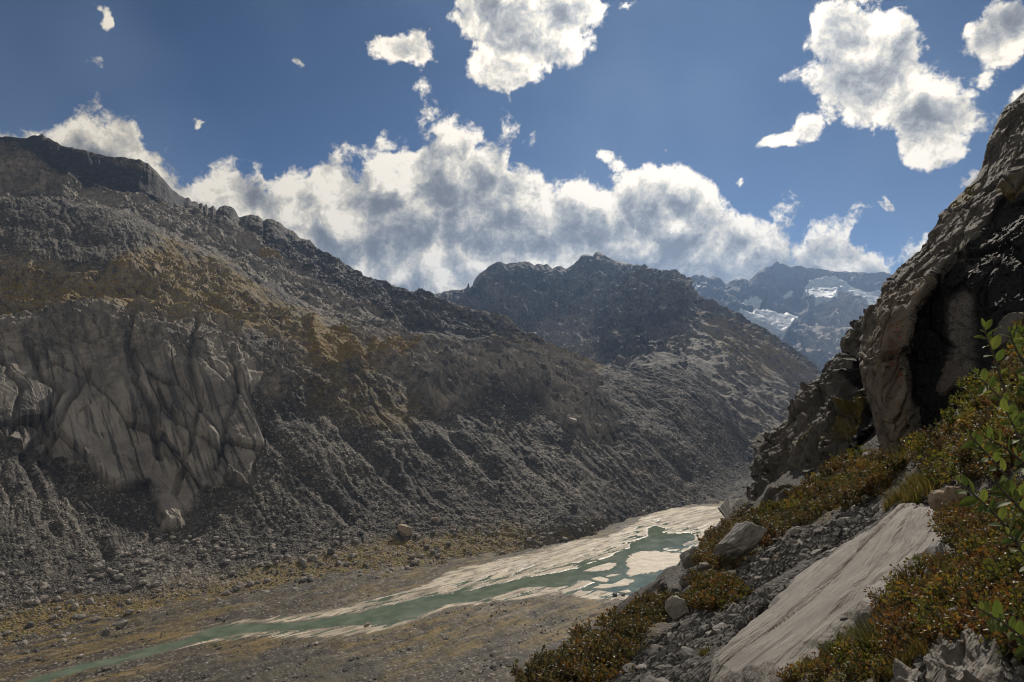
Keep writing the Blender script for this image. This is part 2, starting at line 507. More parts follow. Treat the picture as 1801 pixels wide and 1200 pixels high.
def mat_floor():
    m, t, b = new_mat('valley_ground')
    p = pos(t)
    sand, grass, wet = t.attr('sand'), t.attr('grass'), t.attr('wet')
    # flow-aligned coordinates (the river runs along (0.76, 0.65))
    rot = t.node('ShaderNodeVectorRotate', {'Vector': p, 'Angle': -math.atan2(0.65, 0.76)}, {'rotation_type': 'Z_AXIS'})
    st = t.vm('MULTIPLY', rot, (0.012, 0.07, 0.05))
    s1 = t.noise(st, 1.0, 6, 0.6, dist=1.3)
    s2 = t.noise(t.vm('MULTIPLY', rot, (0.03, 0.22, 0.1)), 1.0, 5, 0.6, dist=0.8)
    n1 = t.noise(p, 0.06, 6, 0.65); n2 = t.noise(p, 0.5, 4, 0.6)
    gravel = t.mix(t.ss(n1, 0.3, 0.7), (0.038, 0.033, 0.026), (0.085, 0.071, 0.054))
    v = t.node('ShaderNodeSeparateColor', (t.voro(p, 0.5, 'F1', 'Color'),), None, 0)
    gravel = t.mix(t.m('MULTIPLY', t.ss(v, 0.75, 1.0), 0.8), gravel, (0.27, 0.245, 0.21))
    gravel = t.mix(t.m('MULTIPLY', t.ss(v, 0.22, 0.0), 0.7), gravel, (0.025, 0.023, 0.021))
    turf = t.mix(t.ss(n1, 0.35, 0.65), (0.15, 0.096, 0.026), (0.072, 0.062, 0.02))
    turf = t.mix(t.ss(s1, 0.4, 0.7), turf, (0.205, 0.145, 0.055))
    gm = t.m('MULTIPLY', grass, t.ss(t.m('ADD', s1, t.m('MULTIPLY', n1, 0.6)), 0.69, 0.86))
    col = t.mix(gm, gravel, turf)
    rill = t.m('ABSOLUTE', t.m('SUBTRACT', t.noise(t.vm('MULTIPLY', rot, (0.016, 0.06, 0.1)), 1.0, 4, 0.6, dist=1.2), 0.5))
    col = t.mix(t.m('MULTIPLY', t.ss(rill, 0.035, 0.008), 0.75), col, (0.03, 0.027, 0.022))
    pal = t.ss(t.noise(t.vm('MULTIPLY', rot, (0.012, 0.05, 0.1)), 1.3, 4, 0.6, dist=0.8), 0.58, 0.7)
    col = t.mix(t.m('MULTIPLY', pal, 0.6), col, (0.25, 0.205, 0.145))
    sandc = t.mix(t.ss(s1, 0.35, 0.62), (0.23, 0.192, 0.145), (0.54, 0.475, 0.375))
    sandc = t.mix(t.m('MULTIPLY', t.ss(s2, 0.48, 0.40), 0.8), sandc, (0.10, 0.083, 0.064))
    sm = t.ss(t.m('ADD', sand, t.m('MULTIPLY', t.m('SUBTRACT', s1, 0.5), 1.1)), 0.38, 0.62)
    col = t.mix(sm, col, sandc)
    col = t.mix(t.m('MULTIPLY', wet, t.ss(s1, 0.35, 0.6)), col, (0.055, 0.055, 0.045))
    t.put(b.inputs['Base Color'], col)
    mar = t.attr('margin')
    col = t.mix(t.m('MULTIPLY', t.ss(mar, 0.25, 0.8), 0.75), col, (0.12, 0.105, 0.083))
    t.put(b.inputs['Base Color'], col)
    t.put(b.inputs['Roughness'], t.lin(mar, 0, 1, 0.72, 0.4))
    b.inputs['Specular IOR Level'].default_value = 0.2
    h = t.m('ADD', t.m('MULTIPLY', n1, 1.5), t.m('MULTIPLY', n2, 0.8))
    h = t.m('MULTIPLY', h, t.m('SUBTRACT', 1.0, t.m('MULTIPLY', sm, 0.85)))
    h = t.m('ADD', h, t.m('MULTIPLY', s2, 0.5))
    t.put(b.inputs['Normal'], t.bump(h, 0.9, 1.0))
    return m

def mat_sandbar():
    m, t, b = new_mat('pale_sand')
    p = pos(t)
    n = t.noise(t.vm('MULTIPLY', p, (0.05, 0.12, 0.1)), 1.0, 6, 0.6, dist=0.7)
    c = t.mix(t.ss(n, 0.3, 0.65), (0.40, 0.345, 0.275), (0.58, 0.52, 0.425))
    zz = t.node('ShaderNodeSeparateXYZ', (p,), None, 2)
    c = t.mix(t.ss(t.m('ADD', zz, t.m('MULTIPLY', n, 0.5)), -299.40, -299.75), c, (0.13, 0.115, 0.088))
    fine = t.noise(p, 0.4, 4, 0.6)
    c = t.mix(t.m('MULTIPLY', t.ss(fine, 0.5, 0.35), 0.35), c, (0.2, 0.17, 0.13))
    t.put(b.inputs['Base Color'], c)
    b.inputs['Roughness'].default_value = 0.65; b.inputs['Specular IOR Level'].default_value = 0.2
    t.put(b.inputs['Normal'], t.bump(n, 0.5, 0.6))
    return m

def mat_water():
    m, t, b = new_mat('glacial_water')
    p = pos(t)
    n = t.noise(p, 0.05, 4, 0.55)
    rot = t.node('ShaderNodeVectorRotate', {'Vector': p, 'Angle': -math.atan2(0.65, 0.76)}, {'rotation_type': 'Z_AXIS'})
    fl = t.noise(t.vm('MULTIPLY', rot, (0.02, 0.14, 0.1)), 1.0, 5, 0.62, dist=0.5)
    wc = t.mix(t.ss(n, 0.35, 0.7), (0.09, 0.122, 0.088), (0.15, 0.182, 0.135))
    wc = t.mix(t.m('MULTIPLY', t.ss(fl, 0.55, 0.72), 0.6), wc, (0.22, 0.22, 0.165))
    wc = t.mix(t.m('MULTIPLY', t.ss(fl, 0.45, 0.3), 0.6), wc, (0.055, 0.08, 0.058))
    t.put(b.inputs['Base Color'], wc)
    t.put(b.inputs['Roughness'], t.lin(t.noise(p, 0.03, 3, 0.5), 0.35, 0.65, 0.05, 0.16))
    b.inputs['IOR'].default_value = 1.33
    b.inputs['Specular IOR Level'].default_value = 0.35
    rip = t.noise(t.vm('MULTIPLY', p, (0.7, 1.1, 1)), 1.0, 5, 0.6)
    t.put(b.inputs['Normal'], t.bump(t.m('ADD', rip, t.m('MULTIPLY', t.noise(p, 0.12, 3, 0.5), 2.0)), 0.3, 0.12))
    return m

M_MOUNT, M_ICE, M_FLOOR, M_SAND, M_WATER = mat_mountain(), mat_ice(), mat_floor(), mat_sandbar(), mat_water()

def mat_boulder(name, dark, light, scale, bump_d, warm=(0.2, 0.15, 0.1)):
    m, t, b = new_mat(name)
    p = t.node('ShaderNodeTexCoord', (), None, 'Object')
    oi = t.node('ShaderNodeObjectInfo', (), None, 'Random')
    pp = t.vm('ADD', p, t.scale(t.node('ShaderNodeCombineXYZ', (oi, oi, oi)), 37.0))
    n = t.noise(pp, scale, 7, 0.65); n2 = t.noise(pp, scale * 6, 4, 0.7)
    c = t.mix(t.ss(n, 0.3, 0.7), dark, light)
    c = t.mix(t.m('MULTIPLY', t.ss(n2, 0.55, 0.75), 0.55), c, tuple(min(1, 1.35 * x) for x in light))
    c = t.mix(t.m('MULTIPLY', t.ss(n2, 0.45, 0.3), 0.6), c, tuple(0.5 * x for x in dark))
    c = t.mix(t.m('MULTIPLY', oi, 0.35), c, warm)
    t.put(b.inputs['Base Color'], c)
    b.inputs['Roughness'].default_value = 0.8
    b.inputs['Specular IOR Level'].default_value = 0.3
    t.put(b.inputs['Normal'], t.bump(t.m('ADD', n, t.m('MULTIPLY', n2, 0.35)), 0.8, bump_d))
    return m

# ------------------------------------------------------------------ the far valley side
def flow(p):
    """valley-aligned coordinates: s along the valley, t up the slope"""
    return p[:, 0] * 0.76 + p[:, 1] * 0.65, -p[:, 0] * 0.65 + p[:, 1] * 0.76

SKY1 = [(-200,225),(-60,236),(0,240),(25,241),(40,244),(60,239),(75,237),(90,246),(110,256),(150,265),(190,275),(220,277),(245,281),(262,290),(280,308),(300,330),(318,345),(325,350),(331,347),(337,355),(345,354),(351,361),(355,357),(359,366),(362,358),(366,369),(371,366),(375,361),(381,371),(388,364),(395,361),(405,363),(413,368),(420,384),(428,381),(440,378),(455,380),(463,389),(470,384),(480,387),(490,390),(505,402),(515,406),(530,421),(545,423),(556,436),(580,448),(610,465),(640,483),(670,494),(700,505),(720,513),(735,515),(750,519),(775,524),(800,533),(830,545),(860,552),(890,560),(905,572),(925,586),(945,590),(965,603),(1000,613),(1030,628),(1067,646),(1110,650),(1150,645),(1187,648),(1215,660),(1260,690),(1300,740),(1340,790),(1420,850)]
def skyline(pts, dk):
    d = np.asarray(dk, float); P = np.asarray(pts, float)
    xs = np.arange(P[0, 0], P[-1, 0], 1.7)
    ys = np.interp(xs, P[:, 0], P[:, 1])
    q = np.stack([xs / 11.0, xs * 0, xs * 0 + len(pts)], 1)
    ys = ys + 1.9 * fbm(q, 4, 0.62) + 1.6 * np.clip(perlin(q * 2.3), 0, 1) * perlin(q * 6.1)
    return [(float(x), float(y), float(np.interp(x, d[:, 0], d[:, 1]))) for x, y in zip(xs, ys)]
def foot(pts, z):
    return [(x, y, z * F / (y - 600.0)) for x, y in pts]

def crag_relief(p, s, tt, wob, wob2, k=1.0):
    """knobbly glacier-worn rock: ledges, joints that run with the slope, broken small blocks. metres"""
    z = p[:, 2]
    wv = np.stack([perlin(p / (34 * k) + 5), perlin(p / (34 * k) + 55), perlin(p / (34 * k) + 105)], 1)
    q = p + wv * 11 * k
    sq, tq = flow(q); zq = q[:, 2]
    big = ridged(np.stack([sq / (95 * k), tq / (150 * k), zq / (120 * k)], 1), 4, 0.5)
    f1, c1 = facets(np.stack([sq / (24 * k), tq / (40 * k), (zq + 0.55 * sq) / (26 * k)], 1), 1.5)
    f2, c2 = facets(np.stack([(sq + 0.4 * zq) / (9 * k), tq / (13 * k), zq / (8 * k)], 1), 1.4)
    led = (zq + 0.35 * sq + 14 * wob) / (17.0 * k)
    fr = led - np.floor(led)
    ledge = smooth(fr, 0.0, 0.75) * (1 - smooth(fr, 0.8, 1.0)) - 0.5
    led2 = (zq - 0.25 * sq + 9 * wob2) / (6.0 * k)
    fr2 = led2 - np.floor(led2)
    ledge2 = smooth(fr2, 0.0, 0.7) * (1 - smooth(fr2, 0.8, 1.0)) - 0.5
    on = smooth(perlin(p / (70 * k) + 9), -0.4, 0.4)
    d = 13 * (big - 0.75) + 4.0 * f1 - 2.0 * np.clip(c1 * 2 - 1, 0, 1) + 1.5 * f2 - 0.9 * np.clip(c2 * 2 - 1, 0, 1)
    d = d - 3.8 * ledge * on - 1.5 * ledge2 * (1 - 0.5 * on)
    f3, c3 = facets((q + 50) / (4.2 * k), 1.4)
    d = d + 2.0 * fbm(q / (12 * k), 4, 0.6) + 0.8 * f3 - 0.5 * np.clip(c3 * 2 - 1, 0, 1)
    return (d * k).astype(np.float32)

def slab_relief(p, s, tt, wob, wob2):
    """ice-polished sheets falling down the slope, split by a few long joints"""
    z = p[:, 2]
    wv = np.stack([perlin(p / 60.0 + 5), perlin(p / 60.0 + 55), perlin(p / 60.0 + 105)], 1)
    q = p + wv * 5
    sq, tq = flow(q); zq = q[:, 2]
    f0, c0 = facets(np.stack([(sq + 0.25 * zq) / 62.0, tq / 260.0, (zq + 0.9 * sq) / 210.0], 1), 2.2)
    f1, c1 = facets(np.stack([(sq - 0.15 * zq) / 20.0, tq / 120.0, (zq + 0.8 * sq) / 60.0], 1), 1.9)
    f2, c2 = facets(np.stack([(sq + 0.5 * zq) / 8.0, tq / 30.0, (zq - 0.5 * sq) / 14.0], 1), 1.4)
    brk = smooth(perlin(p / 45.0 + 77), 0.05, 0.45)
    d = 8.5 * f0 + (0.7 + 2.2 * brk) * f1 + 1.8 * brk * f2
    d -= 5.5 * np.clip(c0 * 3.2 - 2.2, 0, 1) + 2.6 * (0.25 + brk) * np.clip(c1 * 3.2 - 2.2, 0, 1) + 1.2 * brk * np.clip(c2 * 3 - 2, 0, 1)
    lay = (zq * 0.8 + 0.6 * sq + 6 * wob) / 4.2
    fr = lay - np.floor(lay)
    d += 0.9 * smooth(fr, 0, 0.9) * smooth(perlin(p / 40.0 + 3), -0.1, 0.4) + 0.35 * fbm(q / 6.0, 3)
    return d.astype(np.float32)

def far_slope():
    r_bank = foot([(-200,1215),(0,1170),(200,1125),(400,1085),(600,1040),(800,1000),(1000,960),(1130,914),(1200,899),(1260,893),(1340,884),(1420,890)], 303)
    r_under = [(x, y + 8, d * 0.985) for x, y, d in r_bank]
    r_foot = foot([(-200,1090),(0,1060),(200,1020),(400,985),(600,960),(800,945),(1000,930),(1100,893),(1200,868),(1260,855),(1340,838),(1420,855)], 283)
    r2 = [(-200,760,1000),(0,775,1040),(100,815,1050),(200,850,1058),(300,890,1065),(380,850,1100),(460,800,1155),(600,745,1265),(740,740,1335),(880,730,1378),(1000,760,1399),(1090,770,1441),(1187,770,1515),(1260,800,1568),(1340,832,1653),(1420,866,1749)]
    r3 = [(-200,560,1260),(0,590,1285),(150,570,1315),(300,560,1345),(420,590,1368),(520,620,1400),(640,610,1480),(740,650,1535),(880,640,1575),(980,665,1590),(1067,700,1610),(1187,700,1680),(1260,745,1680),(1340,815,1732),(1420,860,1785)]
    r4 = [(-200,345,1640),(0,356,1690),(180,378,1720),(300,422,1740),(420,480,1755),(520,530,1760),(620,560,1770),(740,600,1775),(850,600,1785),(960,630,1760),(1067,668,1760),(1187,668,1800),(1260,712,1754),(1340,800,1754),(1420,855,1785)]
    r45 = [(-200,330,1860),(0,335,1880),(100,335,1900),(200,350,1940),(300,385,1970),(400,430,2010),(520,480,1980),(620,510,1960),(740,555,1930),(850,573,1910),(960,617,1870),(1067,655,1835),(1187,657,1855),(1260,700,1820),(1340,795,1820),(1420,852,1830)]
    r5 = skyline(SKY1, [(-200,2040),(0,2040),(150,2065),(300,2140),(350,2250),(550,2300),(750,2150),(940,2000),(1067,1920),(1187,1920),(1420,1900)])
    us = np.arange(-130, 1375, 1.66)
    G, PX, PY = loft([r_under, r_bank, r_foot, r2, r3, r4, r45, r5], us, [3, 70, 150, 145, 130, 50, 75], linear=(7,),
                     back=((0.004, 2), (0.012, 12), (0.03, 45), (0.08, 140), (0.16, 320)))
    V, U = G.shape[:2]
    nrm = grid_normals(G)
    if nrm[V // 2, U // 2, 2] < 0: nrm = -nrm
    p = G.reshape(-1, 3).astype(np.float32); n = nrm.reshape(-1, 3).astype(np.float32)
    X, Y = PX.ravel().astype(np.float32), PY.ravel().astype(np.float32)
    s, tt = flow(p); z = p[:, 2]
    wob = fbm(p / 90.0, 4)
    def mask(poly, soft=12, wobble=22):
        return smooth(-poly_sdf(poly, X, Y) + wob * wobble, -soft, soft)
    # ---- which ground is where, plus cloud shade painted on the heights
    slabs = mask([(-200,590),(-60,575),(150,530),(330,520),(430,560),(470,640),(440,700),(470,790),(440,850),(350,870),(320,935),(280,940),(255,860),(200,865),(140,830),(70,830),(0,770),(-200,740)], 3, 18)
    crag = np.maximum.reduce([
        slabs,
        mask([(-200,430),(0,440),(120,480),(260,440),(380,470),(480,530),(560,570),(540,680),(470,700),(440,560),(330,520),(150,530),(-200,590)], 14),
        mask([(560,580),(640,560),(760,600),(880,600),(1000,625),(1060,660),(1040,700),(960,690),(860,700),(780,720),(735,690),(620,640)], 10, 14),
        mask([(960,690),(1040,680),(1085,740),(1080,780),(1020,770),(970,730)], 6, 10),
        mask([(-200,200),(760,500),(1070,640),(1000,660),(860,600),(700,560),(560,540),(420,470),(260,385),(100,340),(-200,340)], 10, 12)])
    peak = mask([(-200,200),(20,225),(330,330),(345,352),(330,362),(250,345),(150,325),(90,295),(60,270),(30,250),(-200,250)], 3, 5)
    darkrock_shade = np.maximum(peak, 0.75 * mask([(410,380),(560,420),(700,495),(760,520),(960,600),(930,620),(840,605),(760,580),(640,540),(560,490),(480,440)], 6, 12))  # dark rock of peak and ridge, colour deepened further to imitate cloud shade
    upale = mask([(-200,290),(60,290),(150,325),(330,365),(430,400),(560,490),(600,540),(480,500),(380,440),(260,400),(120,350),(-200,340)], 8, 14)
    moraine = mask([(-200,345),(0,350),(120,360),(200,380),(280,420),(230,470),(100,470),(-200,450)], 8, 10)
    pale = np.maximum(0.55 * upale, slabs * (0.5 + 0.5 * smooth(Y + 60 * wob, 600, 720)))
    pale = np.maximum(pale, 0.75 * mask([(960,690),(1040,680),(1085,740),(1060,775),(1000,750)], 5, 10))
    pale = np.maximum(pale, 0.7 * mask([(740,640),(860,610),(1000,640),(1040,700),(860,700),(760,710)], 8, 14))
    scree = np.clip(1 - crag, 0, 1); scree = np.maximum(scree, moraine)
    crag = crag * (1 - moraine)
    # gentle places carry turf
    slope_up = n[:, 2]
    grass = 1.05 * mask([(-200,440),(120,480),(300,430),(420,480),(560,560),(660,600),(720,640),(640,660),(560,650),(480,600),(330,560),(150,545),(-200,590)], 14)
    grass = np.maximum(grass, mask([(540,560),(620,590),(660,640),(600,640),(540,620)], 6, 6) * 1.4)
    grass = np.maximum(grass, mask([(650,600),(740,605),(745,625),(690,632),(640,615)], 5, 4) * 1.4)
    grass = np.maximum(grass, 0.7 * mask([(860,590),(960,595),(1080,640),(1040,660),(940,625),(860,610)], 8, 8))
    grass = np.maximum(grass, 0.75 * mask([(-200,1090),(100,1070),(300,1030),(520,985),(700,955),(900,925),(1060,930),(1000,975),(700,1040),(400,1100),(100,1180),(-200,1230)], 20, 22))
    grass = np.maximum(grass, 0.5 * mask([(480,650),(640,650),(760,700),(700,760),(560,720)], 20, 22))
    grass = np.maximum(grass, 1.4 * mask([(440,440),(480,446),(500,456),(470,458)], 3, 4))
    # ---- relief (metres along the normal)
    far = np.clip(p[:, 1] / 1200.0, 0.6, 2.2)
    d = 11.0 * fbm(p / 150.0, 4) * smooth(z, -280, -150)
    # gullies that run down the fall line on loose ground
    wob2 = fbm(p / 60.0, 3)
    gq = np.stack([(s + 11 * wob) / 26.0, (tt + z) / 420.0, z * 0 + 3.0], 1)
    g1 = ridged(gq, 4, 0.55)
    gq2 = np.stack([(s + 5 * wob2) / 9.0, (tt + z) / 160.0, z * 0 + 9.0], 1)
    g2 = ridged(gq2, 3, 0.5)
    steep = smooth(z, -285, -240)
    gully = smooth(perlin(np.stack([s / 90.0, z / 150.0, z * 0], 1)), -0.1, 0.55)
    d += scree * steep * (-(3.6 * (g1 - 0.6)) * (0.15 + 0.85 * gully) - 1.0 * (g2 - 0.5))
    d += scree * (1.7 * fbm(p / 16.0, 5, 0.6) + 0.55 * perlin(p / 3.1) )
    # jointed rock
    polished = slabs * smooth(Y, 590, 680)
    d += crag * (1 - polished) * crag_relief(p, s, tt, wob, wob2)
    d *= 1 - 0.5 * peak
    d += polished * slab_relief(p, s, tt, wob, wob2)
    band = np.maximum(mask([(735,660),(800,628),(880,606),(1000,628),(1045,665),(1040,700),(960,692),(870,700),(790,716),(740,700)], 5, 10), mask([(965,700),(1010,682),(1050,690),(1088,740),(1080,775),(1030,770),(980,740)], 5, 8))
    ribs = ridged(np.stack([(s + 6 * wob2) / 17.0, tt / 60.0, z / 45.0], 1), 4, 0.55)
    fb, cb = facets(np.stack([(s + 5 * wob2) / 15.0, tt / 40.0, (z + 0.3 * s) / 26.0], 1), 1.8)
    d += band * (-4.5 * (ribs - 0.6) + 4.0 * fb - 3.5 * np.clip(cb * 2.4 - 1.4, 0, 1))
    pale = np.maximum(pale, 1.0 * band)
    # landforms one can point to: cliff bands, knoll, shoulder, clefts in the slabs, the larger gullies
    d += 20 * np.exp(-((X - 1025) / 48) ** 2 - ((Y - 735) / 40) ** 2)
    d += 15 * mask([(735,660),(800,628),(880,606),(1000,628),(1045,665),(1040,700),(960,692),(870,700),(790,716),(740,700)], 5, 10)
    d += 12 * mask([(650,590),(690,575),(745,600),(748,635),(700,645),(650,625)], 5, 8)
    d += 12 * mask([(535,560),(600,575),(655,625),(620,655),(560,640)], 8, 8)
    d += 12 * mask([(-200,590),(0,560),(220,530),(330,540),(425,600),(440,700),(465,790),(430,850),(345,870),(320,935),(290,935),(255,860),(200,862),(140,828),(70,828),(0,770),(-200,740)], 4, 8)
    d += 8 * moraine
    for ln, wd, dp in (([(235,555),(228,610),(240,680),(272,735),(278,800)], 7, 17), ([(60,620),(75,680),(112,700),(70,770),(40,800)], 7, 15), ([(160,650),(140,700),(95,770),(70,815)], 5, 11),
                       ([(350,560),(335,640),(350,720),(335,800),(310,870)], 6, 12), ([(405,610),(420,680),(395,760),(380,830)], 5, 9), ([(0,640),(35,700),(20,770)], 5, 8), ([(150,840),(215,800),(270,760)], 4, 9), ([(280,690),(310,740),(325,790)], 4, 8),
                       ([(690,640),(730,690),(800,770),(870,840)], 9, 13), ([(500,620),(560,700),(640,790),(700,850)], 9, 11), ([(108,832),(130,880),(160,935),(190,975)], 8, 12), ([(840,722),(900,790),(970,850)], 9, 9),
                       ([(1090,690),(1150,780),(1210,840)], 9, 10), ([(430,690),(480,770),(560,860),(620,915)], 9, 9), ([(1130,660),(1190,740),(1240,800)], 8, 8), ([(620,640),(680,720),(760,800)], 7, 8), ([(940,700),(1000,780),(1060,840)], 7, 7), ([(30,800),(60,860),(95,930)], 8, 9)):
        ld = line_dist(ln, X + wob2 * 7, Y + wob * 5)
        if ln[0][0] < 420 and ln[0][1] < 800:
            d -= dp * np.clip(1 - ld / (1.25 * wd), 0, 1)
        else:
            k_ = 0.55 * (0.5 + 0.7 * smooth(perlin(p / 70.0 + ln[0][0]), -0.4, 0.4))
            d -= k_ * dp * np.exp(-(ld / wd) ** 2) - 0.25 * k_ * dp * np.exp(-((ld - 2.2 * wd) / wd) ** 2)
    # keep the traced skyline
    rowfade = np.ones((V, U), np.float32); rowfade[-14:-5] = np.linspace(1, 0.34, 9)[:, None]; rowfade[-5:] = 0.34
    rowfade[:4] = 0.2
    d *= rowfade.ravel()
    p2 = p + n * d[:, None]
    flat = smooth((PY.ravel() * 0 + n[:, 2]), 0.55, 0.9)
    attrs = {'grass': np.clip(grass, 0, 1.3), 'scree': scree, 'pale': pale, 'dark': darkrock_shade, 'sand': np.zeros_like(pale)}
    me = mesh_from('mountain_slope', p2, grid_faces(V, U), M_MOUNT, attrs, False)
    o = link('mountain_slope', me, kind='structure', category='mountain',
             label='broad left valley side of grey scree, bare slabs and ochre turf rising to a jagged ridge')
    return o, dict(p=p2.reshape(V, U, 3), n=n.reshape(V, U, 3), scree=scree.reshape(V, U), PX=PX, PY=PY)

SLOPE, SG = far_slope()

def mid_mountain():
    sk = [(700,530),(750,520),(790,511),(815,508),(822,506),(829,505),(835,492),(850,476),(862,467),(870,463),(880,461),(890,465),(905,462),(925,460),(940,467),(950,464),(962,466),(972,472),(985,468),(995,474),(1003,468),(1015,460),(1025,448),(1035,448),(1043,452),(1049,443),(1060,448),(1085,461),(1110,466),(1140,472),(1155,474),(1180,483),(1200,492),(1212,505),(1225,530),(1260,545),(1300,565),(1340,590),(1380,620),(1420,650),(1445,675),(1490,720)]
    top = skyline(sk, [(700,4300),(1000,4400),(1190,4200),(1230,3350),(1490,2950)])
    spur = [(700,575,3705),(850,575,3770),(1000,560,3705),(1060,545,3575),(1095,524,3445),(1112,506,3250),(1135,503,3250),(1150,510,3237),(1165,512,3225),(1172,501,3200),(1195,500,3187),(1212,510,3150),(1222,528,3125),(1260,539,2976),(1300,557,2940),(1340,580,2904),(1380,610,2856),(1420,641,2820),(1445,664,2796),(1490,705,2796)]
    mid = [(700,640,3020),(850,640,3020),(1000,630,2963),(1060,620,2849),(1130,590,2713),(1200,585,2622),(1260,600,2565),(1330,640,2508),(1400,690,2451),(1490,740,2451)]
    bench = [(700,710,2350),(1000,700,2350),(1070,690,2250),(1130,668,2080),(1187,652,1990),(1250,690,1960),(1330,745,1880),(1400,780,1830),(1490,790,1830)]
    low = [(700,770,2250),(1000,760,2200),(1070,740,2100),(1187,730,1880),(1250,780,1800),(1330,830,1650),(1400,850,1600),(1490,860,1600)]
    us = np.arange(700, 1480, 1.75)
    G, PX, PY = loft([low, bench, mid, spur, top], us, [40, 75, 75, 60], linear=(3, 4), back=((0.006, 4), (0.02, 30), (0.06, 150), (0.12, 350)))
    V, U = G.shape[:2]; nrm = grid_normals(G)
    if nrm[V // 2, U // 2, 2] < 0: nrm = -nrm
    p = G.reshape(-1, 3).astype(np.float32); n = nrm.reshape(-1, 3).astype(np.float32)
    X, Y = PX.ravel(), PY.ravel(); s, tt = flow(p); z = p[:, 2]
    wob = fbm(p / 140.0, 4)
    def mask(poly, soft=10, wobble=16): return smooth(-poly_sdf(poly, X, Y) + wob * wobble, -soft, soft)
    bench_m = mask([(960,620),(1080,640),(1190,620),(1260,640),(1230,690),(1100,700),(980,690)], 10, 12)
    right = mask([(1180,600),(1260,560),(1440,660),(1460,800),(1230,800),(1200,680)], 14, 20)
    d = 22 * fbm(p / 260.0, 3)
    wob2 = fbm(p / 90.0, 3)
    rr = ridged(np.stack([(s + 20 * wob) / 75.0, tt / 240.0, z / 260.0], 1), 5, 0.55)
    rockm = 1 - np.clip(bench_m, 0, 1)
    d += rockm * (24 * (rr - 0.7) + crag_relief(p, s, tt, wob, wob2, 2.0) * (1 - 0.6 * right))
    g1 = ridged(np.stack([(s + 10 * wob) / 30.0, (tt + z) / 500.0, z * 0], 1), 4, 0.55)
    d += right * -7 * (g1 - .6)
    d += 3 * fbm(p / 22.0, 3)
    rowfade = np.ones((V, U), np.float32); rowfade[-20:-4] = np.linspace(1, 0.12, 16)[:, None]; rowfade[-4:] = 0.12
    rowfade[:, X.reshape(V, U)[0] > 1210] = np.minimum(rowfade[:, X.reshape(V, U)[0] > 1210], 0.5)
    p2 = p + n * (d * rowfade.ravel())[:, None]
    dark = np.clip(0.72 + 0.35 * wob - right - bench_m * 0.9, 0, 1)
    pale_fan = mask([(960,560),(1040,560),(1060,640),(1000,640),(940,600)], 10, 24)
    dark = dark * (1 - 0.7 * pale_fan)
    attrs = {'grass': 0.55 * mask([(1230,540),(1330,580),(1420,650),(1330,660),(1240,600)], 10, 18), 'scree': np.maximum(bench_m, right * 0.6), 'pale': pale_fan * 0.5 + right * 0.08 * smooth(wob, 0, .5), 'dark': dark, 'sand': np.zeros(len(p))}
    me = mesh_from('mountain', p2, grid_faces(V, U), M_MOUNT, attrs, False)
    link('mountain', me, kind='structure', category='mountain', label='dark jagged mountain with twin summit at the middle of the valley head')
mid_mountain()

